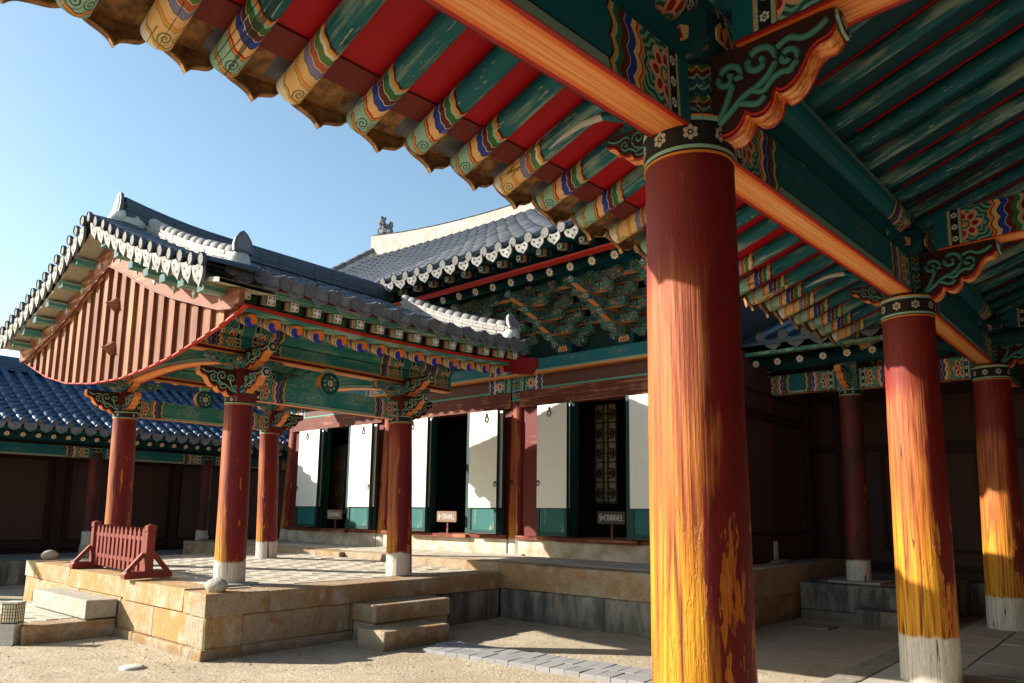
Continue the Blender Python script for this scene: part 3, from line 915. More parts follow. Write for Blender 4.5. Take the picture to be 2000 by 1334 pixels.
def hex_plate(r, t=0.012):
    """hexagonal painted end with a blossom, facing +x"""
    def f():
        mb = MB()
        mb.cyl((0, 0, 0), (t, 0, 0), r, r, 6, 1, None, 1, False)
        mb.cyl((t, 0, 0), (t+.003, 0, 0), r*.78, r*.78, 6, 2, None, 2, False)
        mb.cyl((t+.003, 0, 0), (t+.006, 0, 0), r*.45, r*.45, 12, 0, None, 0, False)
        return mb.mesh('blossom_plate', ['flower', 'cel', 'black'])
    return shared(('hex', r), f)

# column made of a shaft, and painted neck
def column(parent, base, top, r0, r1, mat, band=None, foot=None, n=28, name='column', rings=10, wob=0.006, band_r=1.02, **kw):
    b, t = Vector(base), Vector(top); L = (t-b).length
    z_ = (t-b).normalized(); x_ = Vector((1, 0, 0)); y_ = z_.cross(x_).normalized(); x_ = y_.cross(z_)
    T = Matrix((x_, y_, z_)).transposed().to_4x4(); T.translation = b
    mb = MB(); mb.cyl((0, 0, 0), (0, 0, L), r0, r1, n, 0, 0, 0, True, rings, wob)
    o = put(name, mb.mesh(name, [mat]), parent, T, **kw)
    if band:
        h, m_ = band
        mb = MB(); mb.cyl((0, 0, -h/2), (0, 0, h/2), r1*band_r+.003, r1*band_r+.003, n, 0, 0, 0, True)
        put('painted_band', mb.mesh('painted_band', [m_]), o, T @ Matrix.Translation((0, 0, L+h/2)))
    if foot:
        put_stone(o, (b.x-foot, b.y-foot, b.z-.10, b.x+foot*1.1, b.y+foot*.95, b.z+.012), 'stone_g', 'plinth', 0.02, 0.02)
    return o

# ---------------------------------------------------------------- setting: ground
def build_ground():
    mb = MB(); n = 60
    xs = [-150+ (300*i/20) for i in range(21)]
    # fine patch near the courtyard, coarse beyond
    fx = [-400, -150, -60, -30]+[-20+0.4*i for i in range(56)]+[4, 10, 40, 150, 400]
    fy = [-400, -150, -40, -10]+[-4+0.4*i for i in range(46)]+[18, 30, 60, 150, 400]
    def h(x, y):
        if -20 < x < 2 and -4 < y < 14: return 0.010*math.sin(x*1.7+y*0.9)*math.sin(y*1.3-x*.4)+RND.uniform(-.003, .003)
        return 0
    vs = [(x, y, h(x, y)-0.01) for x in fx for y in fy]
    m = len(fy)
    fs = [(i*m+j, (i+1)*m+j, (i+1)*m+j+1, i*m+j+1) for i in range(len(fx)-1) for j in range(m-1)]
    mb.add(vs, fs, 0, None, True)
    put('ground', mb.mesh('ground', ['ground']), kind='structure')
    # grit and small pebbles
    pb = MB()
    for i in range(2600):
        x, y = RND.uniform(-13, -2.6), RND.uniform(-0.5, 7.6)
        if x < -6.9 and y > 3.5: continue
        r = 0.004+0.012*RND.random()**4
        z = h(x, y)-0.01; a = RND.random()*6
        vs = [(x+r*math.cos(a+k*2*pi/5)*RND.uniform(.7, 1.2), y+r*math.sin(a+k*2*pi/5), z) for k in range(5)]+[(x, y, z+r*.7)]
        pb.add(vs, [(k, (k+1) % 5, 5) for k in range(5)])
    put('pebbles', pb.mesh('pebbles', ['stone_g']), kind='stuff')
build_ground()

def build_litter():
    """dry leaf scraps and twig bits blown against the kerbs"""
    mb = MB()
    for i in range(420):
        if RND.random() < .45:
            x, y = RND.choice(((RND.uniform(-6.95, -6.3), RND.uniform(3.5, 7.7)), (RND.uniform(-9, -6.9), RND.uniform(3.2, 3.55)), (RND.uniform(-6.9, -4.1), RND.uniform(7.4, 7.78)), (RND.uniform(-2.6, -2.33), RND.uniform(2, 9))))
        else: x, y = RND.uniform(-11, -2.5), RND.uniform(.5, 7.4)
        if x < -6.95 and y > 3.55: continue
        a = RND.uniform(0, 6.3); l = RND.uniform(.008, .026); w_ = l*RND.uniform(.12, .5); z = .004
        c_, s_ = math.cos(a), math.sin(a)
        mb.add([(x-l*c_, y-l*s_, z), (x-w_*s_, y+w_*c_, z+.006), (x+l*c_, y+l*s_, z+.003), (x+w_*s_, y-w_*c_, z)], [(0, 3, 2, 1)])
    put('leaf_litter', mb.mesh('leaf_litter', ['leaf']), kind='stuff')
build_litter()

PXW, PXE, PYS, PYN, PZ = -12.27, -6.979, 3.569, 7.775, 0.60
def pz(x): return 0.60+0.012*(PXE-x)

def build_pavilion_platform():
    t = thing('stone_platform', 'low ochre granite platform that carries the four-column pavilion', 'platform', (-9.6, 5.6, 0))
    # south face
    for a, b in ((-12.27, -11.86), (-11.86, -10.55), (-10.55, -8.868), (-8.868, -7.434), (-7.434, PXE)):
        put_stone(t, (a+.003, PYS, .385+.012*(PXE-(a+b)/2), b-.003, PYS+.40, pz((a+b)/2)), 'stone_s')
    for a, b in ((-12.27, -11.9), (-11.9, -10.2), (-10.2, -8.95), (-8.95, -8.12), (-8.12, PXE)):
        put_stone(t, (a+.004, PYS+.014, .085, b-.004, PYS+.4, .382+.012*(PXE-(a+b)/2)), 'stone_s')
    for a, b in ((-12.3, -10.4), (-10.4, -8.52), (-8.52, -7.20), (-7.19, PXE+.02)):
        put_stone(t, (a+.003, PYS-.02, -.12, b-.004, PYS+.4, .082), 'stone_s')
    # east face
    ys = (PYS+.405, 4.248, 6.309, 7.775)
    put_stone(t, (PXE-.30, PYS, .385, PXE+.001, 4.245, .60), 'stone')
    for a, b in ((4.251, 6.306), (6.312, 7.775)):
        put_stone(t, (PXE-.40, a, .385, PXE, b, .60), 'stone')
    for a, b in ((PYS+.004, 3.832), (3.842, 5.27), (5.28, 6.6)):
        put_stone(t, (PXE-.40, a, .085, PXE-.014, b, .381), 'stone', bev=.02)
    put_stone(t, (PXE-.40, 6.605, -.1, PXE-.02, 7.775, .381), 'stone_d')
    put_stone(t, (PXE-.40, PYS-.02, -.12, PXE+.012, 5.3, .081), 'stone')
    # west face
    for a, b in ((PYS+.41, 5.6), (5.61, 7.775)):
        put_stone(t, (PXW, a, -.1, PXW+.4, b, pz(PXW)-.002), 'stone')
    mb = MB(); mb.box(PXW+.42, PYS+.42, -.05, PXE-.42, PYN-.02, .545)
    put('rubble_core', mb.mesh('rubble_core', ['stone_g']), t)
    mb = MB(); mb.add([(x, y, pz(x)-.009) for x in (PXW+.41, PXE-.41) for y in (PYS+.41, PYN-.02)], [(0, 2, 3, 1)])
    put('sand_joint_bed', mb.mesh('sand_joint_bed', ['ground']), t)
    pave(t, PXW+.41, PXE-.41, PYS+.41, PYN-.01, .60, .36, .28, 'paver', zfun=lambda x, y: pz(x)-.002)
    return t
build_pavilion_platform()

def build_steps():
    t = thing('stone_steps', 'two weathered block steps against the shaded east side of the platform', 'steps', (-6.5, 5.6, 0))
    put_stone(t, (-6.975, 5.285, .205, -6.56, 6.42, .395), 'stone', 'step_block', .02)
    put_stone(t, (-6.975, 5.30, -.1, -6.58, 6.40, .203), 'stone', 'step_block', .02)
    put_stone(t, (-6.575, 5.06, -.1, -6.13, 6.0, .185), 'stone', 'step_block', .022)
    t = thing('stone_steps', 'sunlit block step with a low paved landing on the south side of the platform', 'steps', (-9.9, 3.2, 0))
    put_stone(t, (-10.72, 3.235, .195, -8.99, 3.562, .40), 'stone_g', 'step_block', .016)
    put_stone(t, (-9.32, 2.66, -.1, -8.99, 3.565, .185), 'stone', 'kerb_stone', .02)
    put_stone(t, (-11.3, 2.55, -.1, -9.32, 2.80, .180), 'stone', 'kerb_stone', .02)
    mb = MB(); mb.box(-11.3, 2.80, -.1, -9.325, 3.56, .135)
    put('landing_core', mb.mesh('landing_core', ['stone_g']), t)
    pave(t, -11.3, -9.33, 2.81, 3.555, .186, .34, .15, 'paver', gap=.012)
build_steps()

HZ, HY = .73, 7.78
def build_hall_platform():
    t = thing('stone_platform', 'long stone platform under the hall, mossy grey below and tan granite above', 'platform', (-9, 10, 0))
    xs = [-16.2, -14.2, -12.6, -11.2, -10.55]
    for a, b in zip(xs, xs[1:]):
        put_stone(t, (a+.003, HY-.10, .42, b-.003, HY+.42, HZ-.004), 'stone')
    xs = [-10.545, -8.5, -7.02]
    for a, b in zip(xs, xs[1:]):
        put_stone(t, (a+.003, HY, .42, b-.003, HY+.42, HZ), 'stone')
    put_stone(t, (-7.017, HY, .395, -6.345, HY+.42, HZ), 'stone')
    put_stone(t, (-6.34, HY, .395, -4.05, HY+.42, HZ), 'stone')
    put_stone(t, (-7.0, HY+.02, -.12, -5.3, HY+.42, .39), 'stone_d', jit=.004)
    put_stone(t, (-5.297, HY+.02, -.12, -4.05, HY+.42, .39), 'stone_d', jit=.004)
    # east return
    for a, b in ((HY+.425, 9.7), (9.705, 11.3), (11.305, 13.2)):
        put_stone(t, (-4.45, a, .36, -4.05, b, HZ), 'stone')
        put_stone(t, (-4.45, a-.2, -.12, -4.07, b-.2, .355), 'stone')
    # west end
    put_stone(t, (-16.2, HY+.425, -.1, -15.8, 12.5, HZ-.002), 'stone')
    put_stone(t, (-16.19, HY+.01, -.1, -13.0, HY+.41, .418), 'stone')
    mb = MB(); mb.box(-15.79, HY+.43, -.05, -4.46, 13.2, .718)
    put('rubble_core', mb.mesh('rubble_core', ['ground']), t)
    pave(t, -15.78, -4.47, HY+.43, 9.35, HZ, .40, .30, 'paver', limit=300)
build_hall_platform()

def build_path():
    t = thing('brick_path', 'strip of grey paving bricks crossing the sand towards the gallery', 'path', (-4.7, 5.8, 0))
    p0, p1 = Vector((-6.05, 5.62, 0)), Vector((-1.9, 6.02, 0))
    d = (p1-p0); L = d.length; d.normalize(); nrm = Vector((-d.y, d.x, 0))
    def brick(c, w_, h_, ang, z, tl):
        T = Matrix.Translation((c.x, c.y, z)) @ Matrix.Rotation(ang, 4, 'Z') @ Matrix.Rotation(tl, 4, 'X')
        put('brick', paver_mesh(w_, h_, 'paver_d', .08), t, T)
    ang = math.atan2(d.y, d.x)
    nb = int(L/.155)
    for r in range(2):
        for k in range(nb):
            c = p0+d*((k+.5+(0.5 if r % 2 else 0))*.155)+nrm*((r-.5)*.285)
            if k == 0 and r in (0,): continue
            brick(c, .149, .276, ang+RND.uniform(-.02, .02), .028+RND.uniform(-.006, .004), RND.uniform(-.02, .02))
build_path()

# ---------------------------------------------------------------- near gallery (east side)
GX = -1.64
GTAB = [(-1.5, -.34), (.9, -.15), (1.47, -.12), (3.195, 0), (7.36, .178), (11.53, .215), (16, .23)]
def gz(y): return interp(y, GTAB)
GYS = [-.97, 3.195, 7.361, 11.527, 15.69]

def build_gallery():
    t = thing('gallery_building', 'open gallery overhead with thick worn pine columns and painted rafters', 'gallery', (0, 6, 0))
    # --- floor
    for y0, y1 in ((-2, 1.2), (1.21, 3.4), (3.41, 5.2), (5.21, 6.9), (6.91, 8.6), (8.61, 10.6), (10.61, 12.6)):
        put_stone(t, (-2.32, y0, -.15, -2.08, y1, .045), 'stone_g', 'kerb_stone', .015)
    mb = MB(); mb.box(-2.07, -2, -.12, 1.75, 18, -.005); put('floor_bed', mb.mesh('floor_bed', ['drip_br']), t)
    pave(t, -2.07, 1.75, 3.2, 13.2, .045, .56, .72, 'slab', 'floor_slab', along='y', gap=.014, tilt=.004)
    # --- columns
    tops = {0: (-1.66, -.97, 2.74), 1: (-1.645, 3.195, 3.10), 2: (-1.63, 7.361, 3.20), 3: (-1.60, 11.527, 3.232), 4: (-1.6, 15.69, 3.24)}
    for k, yy in enumerate(GYS):
        tx, ty, tz = tops[k]
        base = (-1.635, yy, -.02)
        if k == 1: base = (-1.625, yy+.0, -.02)
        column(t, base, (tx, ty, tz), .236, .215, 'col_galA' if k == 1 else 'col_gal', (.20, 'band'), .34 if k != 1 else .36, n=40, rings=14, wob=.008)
    # --- beams between columns, joist and purlin
    for k in range(4):
        y0, y1 = GYS[k], GYS[k+1]; z0, z1 = 3.24+gz(y0), 3.24+gz(y1)
        def along(name, x_, dz0, w_, h_, mats, ins=.0, arch=0, uvside=0):
            a, b = Vector((x_, y0+ins, z0+dz0-3.24+3.24)), Vector((x_, y1-ins, z1+dz0))
            L = (b-a).length; ydir = (b-a).normalized(); xd = Vector((1, 0, 0)); zd = xd.cross(ydir)
            T = Matrix((xd, ydir, zd)).transposed().to_4x4(); T.translation = (a+b)/2
            mb = MB(); mb.beam(L, w_, h_, 0, 1, 2, arch)
            return put(name, mb.mesh(name, mats), t, T)
        along('tie_beam', GX, 0.0, .22, .30, ['beam', 'beam_bot', 'teal_y'], .19)
        along('joist', GX, .355, .13, .17, ['teal_y', 'beam_bot', 'teal_y'], .42)
        # purlin
        a, b = Vector((GX, y0-.02, z0+.70)), Vector((GX, y1-.02, z1+.70))
        yd = (b-a).normalized(); L = (b-a).length
        T = Matrix((yd.cross(Vector((0, 0, 1))).normalized(), yd, Vector((1, 0, 0)).cross(yd))).transposed().to_4x4(); T.translation = (a+b)/2
        mb = MB(); n = 16
        for i in range(n):
            a0, a1 = 2*pi*i/n, 2*pi*(i+1)/n
            for s0, s1 in ((-L/2, 0), (0, L/2)):
                e0, e1 = L/2-abs(s0), L/2-abs(s1)
                q = [(.13*math.cos(a0), s0, .13*math.sin(a0)), (.13*math.cos(a0), s1, .13*math.sin(a0)), (.13*math.cos(a1), s1, .13*math.sin(a1)), (.13*math.cos(a1), s0, .13*math.sin(a1))]
                v0, v1 = (i*2/n) % 1.0, (i*2/n) % 1.0+2/n
                mb.add(q, [(3, 2, 1, 0)], 0, [[(e0, v1), (e1, v1), (e1, v0), (e0, v0)]], True)
        put('purlin', mb.mesh('purlin', ['beam']), t, T)
        # short board standing between tie beam and joist at mid bay
    # --- column heads
    for k, yy in enumerate(GYS[:4]):
        z = 3.24+gz(yy)
        mb = MB(); mb.lathe([(.165, -.16), (.16, 0.0), (.155, .12), (.15, .34)], 8, 0, caps=True, phase=pi/8)
        nk = put('column_neck', mb.mesh('column_neck', ['neck']), t, (GX, yy, z+.04))
        mb = MB(); mb.lathe([(.20, 0), (.275, .05), (.295, .10), (.295, .20), (.28, .22)], 4, 0, caps=True, phase=pi/4, smooth=False)
        cap = put('capital', mb.mesh('capital', ['teal_dark']), t, (GX, yy, z+.36))
        SH['capital_petals'] = SH.get('capital_petals')
        for q in range(4):
            a = q*pi/2
            T = Matrix.Translation((GX+.212*math.cos(a), yy+.212*math.sin(a), z+.49)) @ Matrix.Rotation(a, 4, 'Z')
            def f():
                mb = MB()
                for j, (yo, w_) in enumerate(((0, .05), (-.075, .04), (.075, .04))):
                    mb.prism([(-w_+yo, -.06), (w_+yo, -.06), (w_*1.1+yo, .0), (yo, .065-.02*abs(j)), (-w_*1.1+yo, .0)], -.003, .006, 0, T=Matrix(((0, 1, 0, 0), (1, 0, 0, 0), (0, 0, 1, 0), (0, 0, 0, 1))))
                    mb.prism([(-w_*.4+yo, -.05), (w_*.4+yo, -.05), (yo, .02)], .006, .010, 1, T=Matrix(((0, 1, 0, 0), (1, 0, 0, 0), (0, 0, 1, 0), (0, 0, 0, 1))))
                return mb.mesh('petal_relief', ['cream', 'red'], recalc=True)
            put('petal_relief', shared('capet', f), cap, T)
        # arms under the joist, one each way, with blossom ends
        for sy in (-1, 1):
            y0 = yy+sy*.16; y1 = yy+sy*.78; zz0, zz1 = 3.24+gz(y0), 3.24+gz(y1)
            a, b = Vector((GX, y0, zz0+.345)), Vector((GX, y1, zz1+.345))
            yd = (b-a).normalized(); xd = Vector((1, 0, 0))*sy; zd = xd.cross(yd)
            L = (b-a).length
            T = Matrix((xd, yd, zd)).transposed().to_4x4(); T.translation = (a+b)/2
            mb = MB(); mb.beam(L, .15, .155, 0, 1, 0)
            arm = put('bracket_arm', mb.mesh('bracket_arm', ['teal_y', 'beam_bot']), t, T)
            put('blossom_plate', hex_plate(.085), arm, frame(b+yd*.004+Vector((0, 0, .075)), yd))
        # cross beam inwards with a carved support beneath
        L = 3.1
        mb = MB(); mb.beam(L, .26, .32, 0, 1, 2, 0.03, 4)
        T = Matrix.Translation((GX+.30+L/2, yy, z+.37)) @ Matrix.Rotation(-pi/2, 4, 'Z')
        put('cross_beam', mb.mesh('cross_beam', ['beam', 'beam_bot', 'teal']), t, T)
        wm, sc = shared('galw', lambda: wing_mesh(.58, .42, .14, ('drk_red', 'orange_worn', 'celd', 'teal'), .044))
        T = frame((GX+.16, yy, z-.04), (1, 0, 0))
        w1 = put('carved_support', wm, t, T)
        put('scroll_relief', sc, w1, T)
        put('blossom_plate', hex_plate(.075), w1, frame((GX+.16+.585, yy, z+.325), (1, 0, .15)))
        # beak-shaped wing outside
        wm2, sc2 = shared('galo', lambda: wing_mesh(.34, .20, .11, ('drk_red', 'orange_worn', 'celd', 'teal')))
        T = frame((GX-.12, yy, z-.03), (-1, 0, 0))
        w2 = put('wing_bracket', wm2, t, T); put('scroll_relief', sc2, w2, T)
        def beak():
            mb = MB(); path = [Vector((0, 0, 0)), Vector((.10, 0, .10)), Vector((.22, 0, .15)), Vector((.36, 0, .155)), Vector((.50, 0, .12)), Vector((.60, 0, .08))]
            w_ = (.03, .028, .024, .022, .014, .003)
            vs = []
            for p_, q in zip(path, w_): vs += [p_+Vector((0, -q, 0)), p_+Vector((0, 0, q*1.1)), p_+Vector((0, q, 0)), p_+Vector((0, 0, -q*1.1))]
            fs, ms = [], []
            for k_ in range(5):
                for i in range(4): fs.append((k_*4+i, k_*4+(i+1) % 4, k_*4+4+(i+1) % 4, k_*4+4+i)); ms.append(0 if k_ < 2 else 2)
            mb.add(vs, fs, ms, None, True)
            return mb.mesh('beak', ['teal', 'blue', 'wht_worn'], recalc=True)
        put('beak', shared('beak', beak), w2, frame((GX-.30, yy, z+.20), (-1, 0, 0)))
    # --- rafters outside
    tips = [(-.62, 3.30), (-.26, 3.325), (.06, 3.345), (.40, 3.37), (.885, 3.385), (1.218, 3.405), (1.536, 3.435), (1.883, 3.450), (2.313, 3.463), (2.72, 3.495), (3.11, 3.517), (3.52, 3.53), (3.95, 3.552), (4.43, 3.575), (4.90, 3.59)]
    ny = 4.90
    while ny < 7.2: ny += .452; tips.append((ny, 3.60+.03*(ny-4.9)))
    tips += [(7.62, 3.687), (8.05, 3.697), (8.47, 3.705), (8.92, 3.722), (9.36, 3.742), (9.78, 3.748), (10.30, 3.770), (10.75, 3.775), (11.24, 3.787), (11.73, 3.792), (12.2, 3.792), (12.66, 3.80), (13.1, 3.80), (13.55, 3.81), (14, 3.81)]
    rr = .072; sl = .37; TX = -3.2
    ca = 1/math.hypot(1, sl); dirv = Vector((1, 0, sl)).normalized()
    def raf():
        mb = MB(); L = 3.45; n = 18
        prof = [0, .012, .5, 1.2, L]
        vs = []
        for k_, x_ in enumerate(prof):
            r_ = rr*.90 if k_ == 0 else rr*(1.0 if k_ < 3 else .98)
            for i in range(n): a = 2*pi*i/n; vs.append((x_, r_*math.cos(a), r_*math.sin(a)))
        mb.add(vs, [(k_*n+i, (k_+1)*n+i, (k_+1)*n+(i+1) % n, k_*n+(i+1) % n) for k_ in range(len(prof)-1) for i in range(n)], 0, None, True)
        mb.add(vs[:n], [tuple(range(n))], 0)
        return mb.mesh('rafter', ['rafter'])
    rme = shared('rafter', raf)
    tips2 = []
    for y_, z_ in tips:
        a = RND.uniform(-.012, .012)
        T = frame((TX+RND.uniform(-.025, .025), y_, z_+rr*.98), dirv+Vector((0, a, 0))) @ Matrix.Rotation(RND.uniform(-.28, .28), 4, 'X')
        put('rafter', rme, t, T)
    # soffit boards between rafters, eave batten, tile pendants
    zt = 0.055
    for (ya, za), (yb, zb) in zip(tips, tips[1:]):
        mb = MB(); vs = []
        for x_ in (TX+.20, GX-.05):
            for y_, z_ in ((ya, za), (yb, zb)): vs.append((x_, y_, z_+rr*2-.02+sl*(x_-TX)))
        up = [(x_, y_, z_+.03) for x_, y_, z_ in vs]
        mb.add(vs+up, [(0, 2, 3, 1), (4, 5, 7, 6), (0, 1, 5, 4), (2, 6, 7, 3), (0, 4, 6, 2), (1, 3, 7, 5)])
        put('soffit_board', mb.mesh('soffit_board', ['red']), t)
        vs2 = []
        for x_ in (GX-.05, GX+1.75):
            for y_, z_ in ((ya, za), (yb, zb)): vs2.append((x_, y_, z_+rr*2-.035+sl*(x_-TX)))
        up = [(x_, y_, z_+.03) for x_, y_, z_ in vs2]
        mb = MB(); mb.add(vs2+up, [(0, 2, 3, 1), (4, 5, 7, 6), (0, 1, 5, 4), (2, 6, 7, 3), (0, 4, 6, 2), (1, 3, 7, 5)])
        put('ceiling_board', mb.mesh('ceiling_board', ['teal_dark']), t)
        # darker red eave strip just behind the tip
        mb = MB(); q = [(TX+.13, ya, za+rr*2-.035+.048), (TX+.27, ya, za+rr*2-.035+.100), (TX+.27, yb, zb+rr*2-.035+.100), (TX+.13, yb, zb+rr*2-.035+.048)]
        mb.add(q+[(a_, b_, c_+.05) for a_, b_, c_ in q], [(0, 1, 2, 3), (7, 6, 5, 4), (0, 4, 5, 1), (1, 5, 6, 2), (2, 6, 7, 3), (3, 7, 4, 0)])
        put('eave_strip', mb.mesh('eave_strip', ['reddark']), t)
        # red edging lines on the inner ceiling
        mb = MB()
        for y_, z_ in ((ya+rr+.004, za), (yb-rr-.004, zb)):
            z_ = interp(y_, [(ya, za), (yb, zb)])
            p0 = Vector((GX+.1, y_, z_+rr*2-.036+sl*(GX+.1-TX))); p1 = Vector((GX+1.74, y_, z_+rr*2-.036+sl*(GX+1.74-TX)))
            mb.bar(p0, p1, .022, .02, 0)
        put('red_edging', mb.mesh('red_edging', ['red']), t)
        yc = (ya+yb)/2+.02; zc = (za+zb)/2; wd = (yb-ya)
        dm = me_drip('drip_br', 'drip_br', round(wd*.94, 2), .25, False, True, True)
        T = Matrix.Translation((TX-.15+RND.uniform(-.01, .01), yc, zc+rr*2+.10)) @ Matrix.Rotation(pi, 4, 'Z') @ Matrix.Rotation(RND.uniform(.16, .24), 4, 'Y') @ Matrix.Rotation(RND.uniform(-.04, .04), 4, 'X')
        put('drip_tile', dm, t, T)
        # the concave tile behind it, seen from below
        mb = MB(); vs = []
        for x_ in (TX-.15, TX+.45):
            for i in range(5):
                q_ = i/4; y_ = ya-.03+wd*1.2*q_
                vs.append((x_, y_, interp(y_, [(ya, za), (yb, zb)])+rr*2+.04+.03*(2*q_-1)**2+sl*(x_-TX)))
        mb.add(vs, [(i, i+1, 6+i, 5+i) for i in range(4)])
        put('concave_tile', mb.mesh('concave_tile', ['drip_br']), t)
        T = frame((TX-.16, ya, za+rr*2+.105), (-1, 0, -.35))
        put('tile_end', me_tile_end('tile_end', 'drip_br', .075), t, T)
        y0_ = ya; mb = MB()
        mb.cyl((TX-.15, y0_, za+rr*2+.10), (GX+1.8, y0_, za+rr*2+.10+sl*(GX+1.8-TX+.15)), .075, .075, 8, 0, None, None, True)
        put('tile_row', mb.mesh('tile_row', ['tile']), t)
    # roof slab closing the top, both slopes
    mb = MB(); ya, yb = -1.4, 14.0
    za, zb = 3.30, 3.81
    def q(x_, y_): return interp(y_, [(ya, za-.02), (1.0, 3.39), (4.9, 3.59), (9.0, 3.73), (yb, zb)])+rr*2+.06+sl*(x_-TX)
    ysn = [ya, 1.0, 3, 4.9, 7, 9.0, 11.5, yb]
    vs = [(x_, y_, q(x_, y_)) for y_ in ysn for x_ in (TX-.08, GX+1.85)]
    mb.add(vs, [(2*i, 2*i+1, 2*i+3, 2*i+2) for i in range(len(ysn)-1)])
    rx = GX+1.85
    vs = [(x_, y_, q(rx, y_)-(0 if x_ == rx else 1.2)) for y_ in ysn for x_ in (rx, rx+3.2)]
    mb.add(vs, [(2*i, 2*i+1, 2*i+3, 2*i+2) for i in range(len(ysn)-1)])
    put('roof', mb.mesh('roof', ['tile']), t)
    # rear wall
    for y_ in [-.97+1.39*i for i in range(11)]:
        mb = MB(); mb.box(1.66, y_-.06, -.1, 1.748, y_+.06, 3.5); put('wall_post', mb.mesh('wall_post', ['wall_frame']), t)
    for z_ in (.32, 1.2, 2.75):
        mb = MB(); mb.box(1.68, -1.9, z_-.06, 1.747, 13.1, z_+.06); put('wall_rail', mb.mesh('wall_rail', ['wall_frame']), t)
    mb = MB(); mb.box(1.75, -2, -.1, 1.95, 18, 4.3); put('wall', mb.mesh('wall', ['wall_dark']), t)
    for y_ in (1.1, 5.28, 9.44, 13.6):
        mb = MB(); mb.box(1.70, y_-.9, .35, 1.745, y_+.9, 2.7)
        p_ = put('wall_panel', mb.mesh('wall_panel', ['wall_dark']), t)
    for y_ in GYS:
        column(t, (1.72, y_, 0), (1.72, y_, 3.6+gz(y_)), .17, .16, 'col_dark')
    return t
def m_orange_worn():
    """patchy peach-to-orange paint flaking to dark wood on carved undersides"""
    g = G('worn_orange_paint'); x, y, z = g.obj(); r = g.rnd()*9
    a = g.noise(g.vec(x*11+r, y*26, z*11), 1.0, 5, .62); b = g.noise(g.vec(x*40+r, y*60, z*40), 1.0, 4)
    c = g.ramp(a*.75+b*.3, [(.34, (.16, .022, .008, 1)), (.44, (.52, .11, .018, 1)), (.53, (.80, .30, .07, 1)), (.64, (.92, .56, .28, 1))])
    e = (y.abs()).gt(.058)
    c = g.mix(e, c, (.42, .018, .014, 1))
    return g.end(c, .5, a+b*.5, .5, .008, .35)
M['orange_worn'] = m_orange_worn()
M['drk_red'] = m_flat('carving_ground_paint', (0.045, 0.012, 0.010, 1), 0.65, 0.03, 'x', (0.2, 0.08, 0.04, 1))
M['wht_worn'] = m_flat('worn_white_paint', (0.50, 0.50, 0.44, 1), 0.7, 0.15, 'x', (0.2, 0.3, 0.3, 1))
build_gallery()

# ---------------------------------------------------------------- four-column pavilion with the gable roof
XR = -9.19
PCX, PCY = (-10.80, -7.63), (4.15, 6.45)
def shx(x): return 0.044*(-7.6-x) if x < -7.6 else 0.02*(-7.6-x)
def eave_lift(y): return 0.075*((y-4.9)/2.4)**2 if y > 4.9 else 0.03*((4.9-y)/1.8)**2
def bed_z(x, y=5.0):
    d = abs(x-XR); t = max(0.0, 1-d/2.89)
    return 3.53+1.19*(0.80*t+0.20*t*t)+eave_lift(y)*(1-t)+(0.085*d if x < XR else 0.0)

